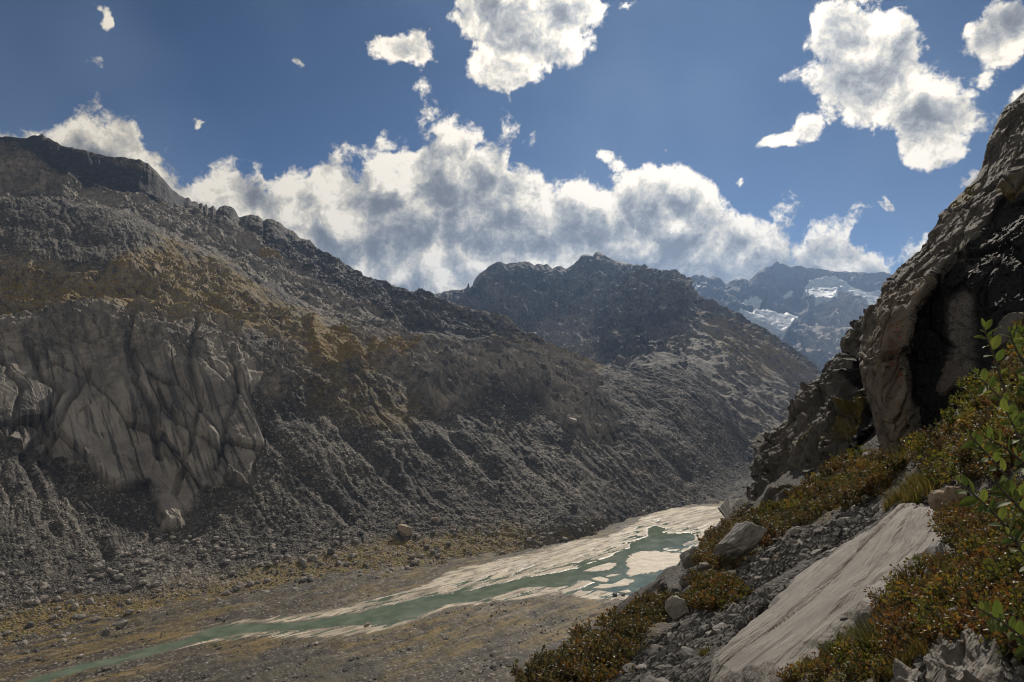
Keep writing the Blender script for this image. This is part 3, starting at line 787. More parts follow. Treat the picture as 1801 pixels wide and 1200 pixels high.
def far_mountain():
    sk = [(1100,505),(1150,500),(1205,489),(1215,486),(1225,482),(1235,484),(1243,491),(1255,485),(1265,490),(1278,500),(1285,494),(1305,489),(1318,495),(1330,481),(1345,471),(1355,468),(1366,460),(1380,466),(1392,471),(1405,466),(1420,472),(1440,472),(1460,477),(1490,478),(1530,480),(1555,478),(1575,487),(1620,482),(1720,470)]
    top = skyline(sk, [(1100,4400),(1300,4400),(1360,4900),(1500,5200),(1720,5200)])
    m1 = [(1100,540,4000),(1300,535,4050),(1360,525,4500),(1420,508,4900),(1500,512,4950),(1560,525,4900),(1720,520,4900)]
    m2 = [(1100,590,3700),(1300,580,3700),(1400,570,4200),(1470,545,4500),(1540,560,4500),(1720,560,4500)]
    m3 = [(1100,680,3300),(1300,670,3300),(1400,640,3500),(1500,640,3700),(1720,640,3700)]
    m5 = [(1100,980,2400),(1300,980,2400),(1500,980,2500),(1720,980,2500)]
    m4 = [(1100,760,3000),(1300,760,3000),(1500,750,3100),(1720,750,3100)]
    us = np.arange(1140, 1700, 1.8)
    G, PX, PY = loft([m5, m4, m3, m2, m1, top], us, [12, 25, 60, 55, 45], linear=(5,), back=((0.005, 6), (0.015, 40), (0.05, 200), (0.1, 420)))
    FAR = 2.0
    G = G * FAR
    V, U = G.shape[:2]; nrm = grid_normals(G)
    if nrm[V // 2, U // 2, 2] < 0: nrm = -nrm
    P0 = G.reshape(-1, 3).astype(np.float32); p = P0 / FAR; n = nrm.reshape(-1, 3).astype(np.float32)
    X, Y = PX.ravel(), PY.ravel(); z = p[:, 2]
    wob = fbm(p / 180.0, 4)
    def mask(poly, soft=4, wobble=4): return smooth(-poly_sdf(poly, X, Y) + wob * wobble, -soft, soft)
    d = 40 * fbm(p / 380.0, 3)
    rr = ridged(np.stack([(p[:, 0] + 30 * wob) / 120.0, p[:, 1] / 300.0, z / 330.0], 1), 5, 0.55)
    s, tt = flow(p)
    d += 32 * (rr - 0.7) + 0.6 * crag_relief(p, s, tt, wob, fbm(p / 90.0, 3), 2.6)
    rowfade = np.ones((V, U), np.float32); rowfade[-16:-4] = np.linspace(1, 0.1, 12)[:, None]; rowfade[-4:] = 0.1
    G1 = mask([(1418,500),(1440,494),(1463,495),(1480,506),(1543,525),(1590,540),(1580,570),(1545,575),(1520,545),(1490,522),(1473,516),(1467,540),(1433,540),(1410,520)])
    G2 = mask([(1300,556),(1333,551),(1383,556),(1398,567),(1377,592),(1350,582),(1320,568)])
    S1 = mask([(1308,530),(1325,520),(1345,525),(1338,540),(1335,556),(1325,550),(1322,538)], 3, 6)
    S2 = mask([(1218,510),(1225,504),(1232,509)], 2, 2); S3 = mask([(1380,520),(1390,512),(1393,522)], 2, 2)
    ice_any = np.maximum.reduce([G1, G2])
    d = d * (1 - 0.88 * ice_any)
    dd = d * rowfade.ravel() * FAR
    p2 = P0 + n * dd[:, None]
    slabpale = mask([(1450,540),(1480,520),(1540,560),(1520,600),(1450,620),(1400,640)], 10, 18)
    dark = np.clip(0.9 - 0.75 * slabpale - 0.35 * smooth(X, 1390, 1430), 0, 1)
    attrs = {'grass': np.zeros(len(p)), 'scree': np.zeros(len(p)), 'pale': slabpale * 0.8, 'dark': dark, 'sand': np.zeros(len(p))}
    me = mesh_from('far_mountain', p2, grid_faces(V, U), M_MOUNT, attrs)
    link('far_mountain', me, kind='structure', category='mountain', label='distant blue mountain wall at the valley head carrying hanging glaciers')
    for msk, th, nm, cat, lab in ((G1, 45, 'glacier', 'glacier', 'upper hanging glacier under the long distant summit ridge'),
                                  (G2, 40, 'glacier', 'glacier', 'lower small glacier tongue beside the dark far mountain'),
                                  (S1, 14, 'snow_patch', 'snow', 'ragged snow patch on the dark far face above the small glacier'),
                                  (S2, 12, 'snow_patch', 'snow', 'tiny snow patch high on the dark far peak'),
                                  (S3, 12, 'snow_patch', 'snow', 'tiny snow patch right of the pointed far summit')):
        keep = msk > 0.04
        off = smooth(msk, 0.04, 0.5) * th - 5 + fbm(p / 60.0, 3) * 4 * msk - 4 * ridged(np.stack([p[:, 0] / 90, p[:, 1] / 60, z / 25], 1), 3) * msk
        pv = p2 + n * (off * FAR)[:, None]
        f = grid_faces(V, U, keep)
        v2, f2, a2 = compact(pv, f, {})
        link(nm, mesh_from(nm, v2, f2, M_ICE), category=cat, label=lab, group='ice on the far mountain')
far_mountain()

# small things on the far slopes
def spire():
    c = W(822, 514, 4150); h = 50.0
    rings = 14; seg = 10; vs_, fs_ = [], []
    for k in range(rings):
        a = k / (rings - 1)
        r = 28 * (1 - a) ** 1.1 + 2.0
        for j in range(seg):
            th = 2 * math.pi * j / seg
            rr = r * (1 + 0.35 * math.sin(j * 2.7 + k * 1.3) * 0.6)
            vs_.append((c[0] + rr * math.cos(th) + 6 * a, c[1] + rr * math.sin(th), c[2] - 50 + (h + 50) * a - (10 if j > 6 else 0) * a))
    for k in range(rings - 1):
        for j in range(seg):
            fs_.append((k * seg + j, k * seg + (j + 1) % seg, (k + 1) * seg + (j + 1) % seg, (k + 1) * seg + j))
    z0 = np.zeros(len(vs_))
    me = mesh_from('rock_pinnacle', np.array(vs_), np.array(fs_), M_MOUNT, {'grass': z0, 'scree': z0, 'pale': z0, 'dark': z0 + 0.8, 'sand': z0}, False)
    link('rock_pinnacle', me, category='pinnacle', label='thin leaning rock needle on the skyline left of the dark middle mountain')
spire()

# ------------------------------------------------------------------ valley floor, river, sand
FLOOR_Z = -300.0
def on_floor(px, py, z=FLOOR_Z):
    y = z * F / (CY - py)
    return W(px, py, y)
WATER = [(20,1212),(43,1200),(133,1170),(200,1157),(267,1140),(333,1122),(377,1107),(433,1098),(500,1096),(560,1089),(617,1080),(667,1070),(733,1053),(777,1047),(817,1042),(850,1033),(900,1023),(943,1013),(983,1006),(1017,998),(1039,989),(1078,978),(1083,972),(1111,964),(1107,958),(1122,950),(1139,943),(1137,929),(1150,924),(1169,929),(1162,936),(1178,939),(1214,937),(1226,944),(1222,951),(1197,957),(1211,963),(1200,967),(1180,964),(1166,963),(1164,967),(1190,969),(1212,974),(1240,985),(1240,1005),(1200,1012),(1178,1019),(1158,1023),(1150,1034),(1122,1043),(1100,1046),(1078,1043),(1050,1038),(1026,1041),(1021,1036),(1047,1025),(1035,1021),(1017,1022),(1007,1031),(967,1033),(923,1033),(900,1038),(867,1047),(833,1057),(783,1065),(733,1081),(667,1097),(640,1099),(600,1101),(533,1107),(483,1109),(433,1114),(400,1120),(333,1133),(283,1149),(233,1160),(167,1175),(100,1193),(60,1212)]
SANDS = [(1290,890),(1200,893),(1145,900),(1105,925),(1060,945),(980,958),(915,976),(870,985),(780,1008),(740,1030),(600,1066),(480,1085),(380,1100),(380,1125),(480,1125),(560,1130),(640,1120),(690,1110),(780,1077),(850,1062),(930,1058),(1000,1048),(1030,1056),(1100,1064),(1170,1052),(1230,1010),(1330,930)]
ISLANDS = [
 ([(1100,983),(1119,971),(1164,969),(1212,975),(1215,985),(1196,992),(1172,1000),(1136,1010),(1105,1014),(1103,1007),(1106,1000),(1100,992)], 'large pale sandbar in the middle of the green lake'),
 ([(1026,1005),(1044,997),(1070,990),(1083,990),(1085,994),(1072,1003),(1044,1006)], 'slim pointed sandbar left of the large pale one'),
 ([(1039,1018),(1055,1014),(1072,1019),(1067,1025),(1050,1023)], 'small oval sandbar at the narrow left end of the lake'),
 ([(1064,1014),(1078,1010),(1094,1010),(1082,1014),(1068,1016)], 'thin sandbar sliver just below the large pale one'),
 ([(1043,1035),(1055,1028),(1078,1028),(1100,1017),(1115,1022),(1105,1030),(1080,1033),(1061,1036)], 'branching sandbar near the front shore of the lake'),
 ([(1086,1042),(1105,1037),(1112,1042),(1100,1044)], 'tiny sandbar by the dark boulder at the front shore'),
]
def to_xy(poly):
    q = np.array([on_floor(x, y) for x, y in poly]); return q[:, :2]

def valley_floor():
    us = np.concatenate([np.linspace(-700, -120, 30), np.arange(-100, 1300, 2.1), np.linspace(1310, 1700, 30)])
    pys = np.concatenate([np.linspace(1600, 1260, 18), np.arange(1250, 1120, -2.4), np.arange(1120, 1000, -1.35), np.arange(1000, 905, -1.0), np.arange(905, 845, -2.0)])
    PX, PY = np.meshgrid(us, pys)
    G = on_floor(PX, PY); V, U = G.shape[:2]
    p = G.reshape(-1, 3).astype(np.float32); X, Y = PX.ravel().astype(np.float32), PY.ravel().astype(np.float32)
    s, tt = flow(p)
    wob = fbm(p / 40.0, 4); wf = fbm(p / 9.0, 3)
    xy = p[:, :2] + np.stack([wob * 3.0 + wf * .8, -wob * 3.0 + wf * .8], 1)
    sd = poly_sdf(to_xy(WATER), xy[:, 0], xy[:, 1])
    ssd = poly_sdf(to_xy(SANDS), xy[:, 0] + 6 * wob, xy[:, 1] + 6 * wob)
    sand = smooth(-ssd, -14, 26)
    sand = np.maximum(sand, 0.75 * smooth(sd, 26, 4) * (0.3 + 0.7 * smooth(X, 260, 480)))
    # ground above the water, channels, hummocks
    aniso = fbm(np.stack([s / 70.0, tt / 14.0, s * 0], 1), 4)
    rough = 1 - 0.8 * sand
    h = 0.35 + 1.6 * smooth(sd, 0, 60) + rough * smooth(sd, 4, 50) * (2.2 * aniso + 1.2 * wob + 0.5 * wf) + 0.25 * wf * sand
    chan = ridged(np.stack([s / 90.0, tt / 16.0, s * 0 + 5], 1), 3)
    braid = sand * smooth(chan, 1.22, 1.38) * smooth(sd, 60, 8)
    h -= sand * smooth(chan, 0.9, 1.3) * 0.6 + braid * 1.6
    margin = np.clip(smooth(sd + 1.5 * wf, 5.0, 0.5) + 0.8 * smooth(chan, 1.0, 1.2) * sand * smooth(sd, 110, 20), 0, 1)
    h = np.where(sd < 0, -1.0 * smooth(-sd, 0, 2.0) + 0.35 * (1 - smooth(-sd, 0, 1.2)), np.maximum(h, np.where(braid > 0.25, -0.7, 0.2)))
    p[:, 2] = FLOOR_Z + h
    grass = smooth(fbm(np.stack([s / 130.0, tt / 40.0, s * 0], 1), 3), -0.3, 0.35) * 0.9
    grass = np.maximum(grass, smooth(-poly_sdf([(560,1130),(700,1105),(900,1070),(1000,1075),(980,1110),(800,1130),(640,1150),(540,1160)], X, Y) + 14 * wob, -10, 20))
    wet = smooth(-poly_sdf([(380,1140),(640,1150),(700,1180),(640,1230),(300,1230),(340,1180)], X, Y) + 20 * wob, -10, 30) * 0.7
    me = mesh_from('valley_floor', p, grid_faces(V, U, flip=True), M_FLOOR, {'sand': sand, 'grass': grass, 'wet': wet, 'margin': margin})
    link('valley_floor', me, kind='structure', category='ground', label='flat valley floor of gravel, ochre turf and pale sand along the river')
    # water: one sheet a little below the banks
    wp = to_xy([(-60,1290),(-60,1150),(400,1060),(900,990),(1100,915),(1300,915),(1300,1090),(900,1090),(640,1140),(300,1200),(160,1290)])
    vv = np.concatenate([wp, np.full((len(wp), 1), FLOOR_Z)], 1)
    bm = bmesh.new()
    bvs = [bm.verts.new(v) for v in vv]
    f = bm.faces.new(bvs)
    bmesh.ops.triangulate(bm, faces=[f])
    bm.normal_update()
    for ff in bm.faces:
        if ff.normal.z < 0: ff.normal_flip()
    me = bpy.data.meshes.new('river'); bm.to_mesh(me); bm.free(); me.materials.append(M_WATER)
    link('river', me, kind='structure', category='river', label='milky green glacial river widening into a shallow lake')
    for poly, lab in ISLANDS:
        q = to_xy(poly); c = q.mean(0)
        # refine the outline
        out = []
        for i in range(len(q)):
            a, b_ = q[i], q[(i + 1) % len(q)]
            for k in range(10):
                out.append(a + (b_ - a) * k / 10)
        out = np.array(out)
        for _ in range(2):
            out = 0.5 * out + 0.25 * (np.roll(out, 1, 0) + np.roll(out, -1, 0))
        nz = fbm(np.concatenate([out / 7.0, np.zeros((len(out), 1))], 1), 4, 0.6)
        dirv = out - c; out = out + dirv * (0.12 * nz)[:, None]
        rings = [(1.06, -0.8), (1.0, 0.0), (0.985, 0.12), (0.93, 0.35), (0.8, 0.6), (0.55, 0.8), (0.28, 0.9)]
        vs_ = []
        for kk, (sc, hz) in enumerate(rings):
            pr = c + (out - c) * sc
            zz = FLOOR_Z + hz + (0.12 * fbm(np.concatenate([pr / 7.0, np.zeros((len(pr), 1))], 1), 2) if hz > .2 else 0)
            vs_.append(np.concatenate([pr, np.broadcast_to(np.asarray(zz), (len(pr),))[:, None]], 1))
        nseg = len(out); vs_ = np.concatenate(vs_ + [np.array([[c[0], c[1], FLOOR_Z + 0.9]])])
        fs_ = []
        for k in range(len(rings) - 1):
            for j in range(nseg):
                a0, a1 = k * nseg + j, k * nseg + (j + 1) % nseg
                fs_ += [(a0, a1, a1 + nseg), (a0, a1 + nseg, a0 + nseg)]
        last = (len(rings) - 1) * nseg
        fs_ += [(last + j, last + (j + 1) % nseg, len(vs_) - 1) for j in range(nseg)]
        me = mesh_from('sandbar', vs_, np.array(fs_), M_SAND)
        link('sandbar', me, category='sandbar', label=lab, group='sandbars in the lake')
valley_floor()

# ------------------------------------------------------------------ boulders and scree on the far side
def rock_mesh(name, seed, mat, subdiv=2, angular=0.6, squash=(1, 0.85, 0.7)):
    """an angular boulder, unit size: sphere cut by random planes, then roughened"""
    r = np.random.default_rng(seed)
    bm = bmesh.new(); bmesh.ops.create_icosphere(bm, subdivisions=subdiv, radius=1.0)
    co = np.array([v.co for v in bm.verts])
    planes = r.normal(size=(13, 3)); planes /= np.linalg.norm(planes, axis=1)[:, None]
    offs = r.uniform(0.52, 0.92, 13)
    for pl, of in zip(planes, offs):
        dist = co @ pl - of
        co = co - np.where(dist > 0, dist, 0)[:, None] * pl[None, :] * (0.55 + 0.45 * angular)
    co *= (1 + 0.07 * fbm(co * 2.3 + seed, 4))[:, None]
    co *= np.array(squash) * r.uniform(0.85, 1.15, 3)
    faces = np.array([[v.index for v in f.verts] for f in bm.faces])
    bm.free()
    me = mesh_from(name, co, faces, mat, None, False)
    return me

M_BOULD = mat_boulder('valley_boulder', (0.13, 0.125, 0.12), (0.30, 0.28, 0.255), 0.9, 0.25, (0.20, 0.16, 0.12))
M_BOULD_BR = mat_boulder('brown_boulder', (0.17, 0.13, 0.10), (0.33, 0.26, 0.20), 0.9, 0.25, (0.28, 0.2, 0.13))
M_BOULD_DK = mat_boulder('dark_boulder', (0.05, 0.05, 0.05), (0.12, 0.115, 0.11), 0.9, 0.25, (0.08, 0.07, 0.06))

def slope_point(px, py):
    """nearest grid point of the far slope to a bearing"""
    P = SG['p']; rows = P.shape[0] - 6
    pxp = CX + F * P[:rows, :, 0] / P[:rows, :, 1]; pyp = CY - F * P[:rows, :, 2] / P[:rows, :, 1]
    dd = (pxp - px) ** 2 + (pyp - py) ** 2
    i = np.unravel_index(np.argmin(dd), dd.shape)
    return P[i], SG['n'][i]

FAR_MARKS = [(712,937,'square brown boulder'),(212,1103,'pale flat-topped boulder'),(183,1123,'dark blocky boulder'),(52,1102,'dark upright boulder'),(62,1062,'pale leftmost boulder'),(227,1078,'pale-capped boulder'),(580,975,'dark leaning boulder'),
 (1010,893,'dark boulder above the lake'),(300,920,'tip of the bare slabs'),(120,840,'slab foot'),(400,1060,'river bend'),(450,860,'right slab corner'),(860,960,'sand flats'),(1150,900,'lake head'),(0,940,'left picture edge'),(760,820,'mid slope gullies'),(150,1000,'dark scree fan'),(330,1010,'ochre turf'),(480,1000,'ochre turf end'),(600,880,'gully mouth')]
def scatter_scree():
    r = np.random.default_rng(21)
    P, N, S, PY, PX = SG['p'], SG['n'], SG['scree'], SG['PY'], SG['PX']
    V, U = S.shape
    vis = np.ones((V, U), bool); vis[-40:] = False; vis[:6] = False
    w = np.clip(S, 0, 1) * vis
    # coarser near the foot of the slope, thin on the benches
    low = smooth(PY, 640, 1000)
    w = w * (0.06 + low) * (0.35 + 1.3 * smooth(fbm((P.reshape(-1, 3) / 45.0).astype(np.float32), 3), -0.4, 0.6).reshape(V, U))
    w = w * (P[..., 1] / 1000.0)
    flat = (w / w.sum()).ravel()
    n_rocks = 21000
    idx = r.choice(V * U, n_rocks, replace=True, p=flat)
    base = P.reshape(-1, 3)[idx] + r.normal(0, 0.6, (n_rocks, 3)) * np.array([1, 1, 0])
    size = 0.52 * (1 - r.random(n_rocks)) ** -0.5
    size = np.clip(size, 0.45, 4.4) * (0.55 + 0.75 * smooth(PY.ravel()[idx], 860, 1060)) * np.clip(base[:, 1] / 950, 0.8, 1.5)
    order = np.argsort(-(size / base[:, 1]))
    big, rest = order[:270], order[270:]
    # the great mass of small stones
    ico = np.array([[0, 0, 1], [.894, 0, .447], [.276, .851, .447], [-.724, .526, .447], [-.724, -.526, .447], [.276, -.851, .447], [.724, .526, -.447], [-.276, .851, -.447], [-.894, 0, -.447], [-.276, -.851, -.447], [.724, -.526, -.447], [0, 0, -1]])
    tri = np.array([[0,1,2],[0,2,3],[0,3,4],[0,4,5],[0,5,1],[1,6,2],[2,7,3],[3,8,4],[4,9,5],[5,10,1],[6,7,2],[7,8,3],[8,9,4],[9,10,5],[10,6,1],[11,7,6],[11,8,7],[11,9,8],[11,10,9],[11,6,10]])
    M = len(rest)
    sh = ico[None] * (1 + r.uniform(-0.28, 0.28, (M, 12, 1))) * r.uniform(0.6, 1.25, (M, 1, 3))
    a = r.uniform(0, 6.283, M); ca, sa = np.cos(a), np.sin(a)
    x = sh[..., 0] * ca[:, None] - sh[..., 1] * sa[:, None]; y = sh[..., 0] * sa[:, None] + sh[..., 1] * ca[:, None]
    sh = np.stack([x, y, sh[..., 2] * 0.8], -1) * size[rest][:, None, None]
    verts = (base[rest][:, None, :] + sh + np.array([0, 0, 0.15])).reshape(-1, 3)
    faces = (tri[None] + (np.arange(M) * 12)[:, None, None]).reshape(-1, 3)
    tone = np.repeat(r.random(M), 12)
    me = mesh_from('scree', verts, faces, M_SCREE, {'tone': tone}, False)
    link('scree', me, kind='stuff', category='scree', label='countless loose grey stones strewn over the left valley side')
    protos = [rock_mesh('boulder', 100 + k, M_BOULD, 2) for k in range(8)]
    for k in big:
        px = CX + F * base[k, 0] / base[k, 1]; py = CY - F * base[k, 2] / base[k, 1]
        m = min(FAR_MARKS, key=lambda q: (q[0] - px) ** 2 + ((q[1] - py) * 1.3) ** 2)
        dx, dy = px - m[0], py - m[1]
        w_ = ('right of' if dx > 0 else 'left of') if abs(dx) > abs(dy) else ('below' if dy > 0 else 'above')
        big_ = 'big' if size[k] > 3.2 else 'mid-sized' if size[k] > 2.4 else 'small'
        lab = '%s grey boulder on the far slope %s%s the %s' % (big_, 'well ' if math.hypot(dx, dy) > 60 else 'close ' if math.hypot(dx, dy) < 25 else '', w_, m[2])
        grp = 'boulders on the far slope'
        o = link('boulder', protos[k % 8], category='boulder', label=lab, group=grp)
        s = size[k] * 1.15
        o.location = base[k] + np.array([0, 0, 0.25 * s]); o.scale = (s, s, s)
        o.rotation_euler = (r.uniform(-.4, .4), r.uniform(-.4, .4), r.uniform(0, 6.28))
    # boulders one can pick out in the photograph
    for px, py, w_px, mat, lab in ((712, 937, 15, M_BOULD_BR, 'large square brown boulder at the foot of the scree slope'),
                                   (765, 915, 6, M_BOULD_BR, 'small brown boulder just above the large square one'),
                                   (1010, 893, 8, M_BOULD_DK, 'dark boulder low on the gullied slope above the lake'),
                                   (212, 1103, 13, M_BOULD, 'pale flat-topped boulder in the turf near the river bend'),
                                   (183, 1123, 14, M_BOULD_DK, 'dark blocky boulder just above the narrow river'),
                                   (52, 1102, 9, M_BOULD_DK, 'dark upright boulder at the far left of the turf'),
                                   (62, 1062, 8, M_BOULD, 'pale boulder on scree at the far left'),
                                   (227, 1078, 8, M_BOULD, 'grey boulder with a pale cap above the turf patch'),
                                   (580, 975, 8, M_BOULD_DK, 'dark boulder leaning at the end of the scree fan'),
                                   (636, 940, 7, M_BOULD_DK, 'dark rounded boulder left of the large brown one'),
                                   (1005, 745, 12, M_BOULD, 'boulder stuck on the bare rock knoll at mid slope')):
        pt, nn = slope_point(px, py)
        s = w_px / F * pt[1]
        o = link('boulder', rock_mesh('boulder', int(px + py), mat, 3, 0.9, (1.0, .9, .75)), category='boulder', label=lab)
        o.location = pt + np.array([0, 0, 0.35 * s]); o.scale = (s, s, s); o.rotation_euler = (0.1, 0.15, px * 0.37)

def mat_scree():
    m, t, b = new_mat('scree_stone')
    tone = t.attr('tone'); p = pos(t)
    n = t.noise(p, 0.6, 3, 0.6)
    c = t.mix(tone, (0.075, 0.072, 0.069), (0.19, 0.177, 0.16))
    c = t.mix(t.ss(tone, 0.78, 0.95), c, (0.42, 0.39, 0.345))
    c = t.mix(t.m('MULTIPLY', t.ss(n, 0.5, 0.3), 0.5), c, (0.07, 0.067, 0.063))
    t.put(b.inputs['Base Color'], c); b.inputs['Roughness'].default_value = 0.8; b.inputs['Specular IOR Level'].default_value = 0.25
    return m
M_SCREE = mat_scree()
scatter_scree()

def floor_stones():
    r = np.random.default_rng(5)
    protos = [rock_mesh('stone', 300 + k, M_BOULD, 2) for k in range(5)]
    wat = to_xy(WATER); snd = to_xy(SANDS)
    named = [(838, 1072, 6, M_BOULD, 'lone pale boulder on the turf below the river'), (1082, 1047, 8, M_BOULD_DK, 'dark boulder at the front shore of the lake'),
             (1096, 1047, 6, M_BOULD_DK, 'small dark boulder right of the one on the lake shore'), (645, 1100, 9, M_BOULD_BR, 'brown rock spit poking into the green river'),
             (812, 1162, 7, M_BOULD_DK, 'dark boulder on the gravel below the ochre turf'), (682, 1175, 8, M_BOULD, 'grey boulder beside the dark wet flats')]
    for px, py, w, mat, lab in named:
        q = on_floor(px, py, FLOOR_Z + 0.6); s = w / F * q[1] * 0.7
        o = link('boulder', rock_mesh('boulder', int(px), mat, 3, .9, (1.1, .8, .6)), category='boulder', label=lab)
        o.location = q + np.array([0, 0, .2 * s]); o.scale = (s,) * 3; o.rotation_euler = (0, 0, px)
    n = 0
    pts, sizes = [], []
    while n < 9000:
        px = r.uniform(-40, 1230); py = r.uniform(1045, 1215)
        q = on_floor(px, py)
        X, Y = np.array([q[0]]), np.array([q[1]])
        pts.append(q); n += 1
    pts = np.array(pts)
    sd = poly_sdf(wat, pts[:, 0], pts[:, 1]); ss = poly_sdf(snd, pts[:, 0], pts[:, 1])
    dens = smooth(fbm(np.stack([pts[:, 0] / 70, pts[:, 1] / 30, pts[:, 0] * 0], 1), 3), -0.3, 0.5)
    keep = (sd > 4) & (ss > 3) & (r.random(len(pts)) < 0.15 + 0.85 * dens)
    pts = pts[keep]; size = np.clip(0.45 * (1 - r.random(len(pts))) ** -0.4, 0.4, 2.4)
    ico = np.array([[0, 0, 1], [.894, 0, .447], [.276, .851, .447], [-.724, .526, .447], [-.724, -.526, .447], [.276, -.851, .447], [.724, .526, -.447], [-.276, .851, -.447], [-.894, 0, -.447], [-.276, -.851, -.447], [.724, -.526, -.447]])
    tri = np.array([[0,1,2],[0,2,3],[0,3,4],[0,4,5],[0,5,1],[1,6,2],[2,7,3],[3,8,4],[4,9,5],[5,10,1],[6,7,2],[7,8,3],[8,9,4],[9,10,5],[10,6,1]])
    M = len(pts)
    sh = ico[None] * (1 + r.uniform(-0.25, 0.25, (M, 11, 1))) * r.uniform(0.7, 1.3, (M, 1, 3)) * size[:, None, None] * np.array([1, 1, .7])
    pts = pts + np.array([0, 0, 1.6])
    verts = (pts[:, None, :] + sh).reshape(-1, 3); faces = (tri[None] + (np.arange(M) * 11)[:, None, None]).reshape(-1, 3)
    me = mesh_from('gravel_stones', verts, faces, M_SCREE, {'tone': np.repeat(r.random(M), 11)}, False)
    link('gravel_stones', me, kind='stuff', category='stones', label='scattered stones on the gravel flats of the valley floor')
floor_stones()

def hut():
    pt, nn = slope_point(938, 590)
    y = pt[1]; w = 11 / F * y; x0 = pt[0]; z0 = pt[2] - 0.5
    root = link('hut', None, category='hut', label='tiny hut with gleaming pale roof on the ridge crest before the dark mountain')
    root.location = (x0, y, z0)
    def prism(name, vs_, fs_, mat):
        me = bpy.data.meshes.new(name); me.from_pydata(vs_, [], fs_); me.update(); me.materials.append(mat); return link(name, me, root)
    mw, t, b = new_mat('hut_wall'); p = pos(t)
    t.put(b.inputs['Base Color'], t.mix(t.noise(p, 2.0), (0.08, 0.06, 0.05), (0.14, 0.11, 0.09)))
    mr, t, b = new_mat('hut_roof'); p = pos(t)
    t.put(b.inputs['Base Color'], t.mix(t.noise(p, 1.0), (0.72, 0.72, 0.7), (0.85, 0.85, 0.83)))
    b.inputs['Roughness'].default_value = 0.35
    a, d, h, rf = w / 2, w / 3, w * 0.26, w * 0.2
    prism('wall', [(-a,-d,-3),(a,-d,-3),(a,d,-3),(-a,d,-3),(-a,-d,h),(a,-d,h),(a,d,h),(-a,d,h),(-a,0,h+rf),(a,0,h+rf)],
          [(0,1,5,4),(1,2,6,9,5),(2,3,7,6),(3,0,4,8,7)], mw)
    e = 0.5; tk = 0.35
    prism('roof', [(-a-e,-d-e,h-.3),(a+e,-d-e,h-.3),(a+e,0,h+rf+.15),(-a-e,0,h+rf+.15),(a+e,d+e,h-.3),(-a-e,d+e,h-.3),
                   (-a-e,-d-e,h-.3+tk),(a+e,-d-e,h-.3+tk),(a+e,0,h+rf+.15+tk),(-a-e,0,h+rf+.15+tk),(a+e,d+e,h-.3+tk),(-a-e,d+e,h-.3+tk)],
          [(6,7,8,9),(9,8,10,11),(0,1,7,6),(4,5,11,10),(0,3,2,1),(3,5,4,2),(1,2,8,7),(2,4,10,8),(0,6,9,3),(3,9,11,5)], mr)
hut()

# ------------------------------------------------------------------ the near slope on the right
GC = [  # bearing px, py and depth of ground points
 (900,1230,9.6),(950,1200,10.6),(1060,1100,14),(1180,1010,19),(1262,935,24.5),
 (1020,1200,9.4),(1100,1200,8.4),(1250,1200,6.5),(1400,1200,5.4),(1600,1200,4.3),(1801,1200,3.5),
 (1160,1120,10.6),(1250,1080,9.8),(1300,1000,13.5),(1350,930,18),(1400,880,20.5),(1400,1015,10.4),(1500,960,10.2),(1500,1060,7.2),(1614,885,10.6),(1696,975,6.9),
 (1500,850,17.5),(1560,800,18.2),(1620,785,16.4),(1700,712,13.0),(1755,655,12.0),(1801,605,10.8),(1801,850,5.9),(1801,1000,4.5),(1650,1080,5.6),(1650,850,11.6)]
_gx = np.array([W(*c) for c in GC])
_gx = np.concatenate([_gx, [[0, 0, -1.75], [-2.5, 0.5, -3.6], [3.0, 0.5, -0.2], [1.0, 2.0, -1.75], [12, 22, -1.2], [16, 24, 1.5], [9, 8, 2.4], [-3, 6, -6.0]]])
def _tps_fit(pts, lam=0.02):
    n = len(pts); S = 10.0
    xy = pts[:, :2] / S
    d = np.linalg.norm(xy[:, None] - xy[None], axis=2)
    K = np.where(d > 0, d * d * np.log(d + 1e-12), 0) + lam * np.eye(n)
    Pm = np.concatenate([np.ones((n, 1)), xy], 1)
    A = np.block([[K, Pm], [Pm.T, np.zeros((3, 3))]])
    sol = np.linalg.solve(A, np.concatenate([pts[:, 2], np.zeros(3)]))
    def ev(x, y):
        x = np.asarray(x, float) / S; y = np.asarray(y, float) / S
        out = sol[n] + sol[n + 1] * x + sol[n + 2] * y
        for i in range(n):
            dd = np.hypot(x - xy[i, 0], y - xy[i, 1]); out = out + sol[i] * np.where(dd > 0, dd * dd * np.log(dd + 1e-12), 0)
        return out
    return ev
ground_tps = _tps_fit(_gx)
EDGE = np.array([W(*c)[:2] for c in [(820,1290,7.6),(900,1230,9.6),(950,1200,10.6),(1060,1100,14),(1180,1010,19),(1262,935,24.5),(1330,905,27),(1480,870,31),(1700,850,36)]])
def ground_z_exact(x, y):
    ex = np.interp(y, EDGE[:, 1], EDGE[:, 0], left=EDGE[0, 0] - 1.5)
    ex = np.where(y < EDGE[0, 1], EDGE[0, 0] - (EDGE[0, 1] - y) * 0.35, ex)
    over = np.clip(ex - x, 0, None)
    z = ground_tps(np.maximum(x, ex), y)
    return z - np.minimum(over * over * 1.1, over * 1.9)
_gxs = np.arange(-9, 34.01, 0.12); _gys = np.arange(0.2, 38.01, 0.12)
_GX, _GY = np.meshgrid(_gxs, _gys)
_GZ = ground_z_exact(_GX.ravel(), _GY.ravel()).reshape(_GX.shape)
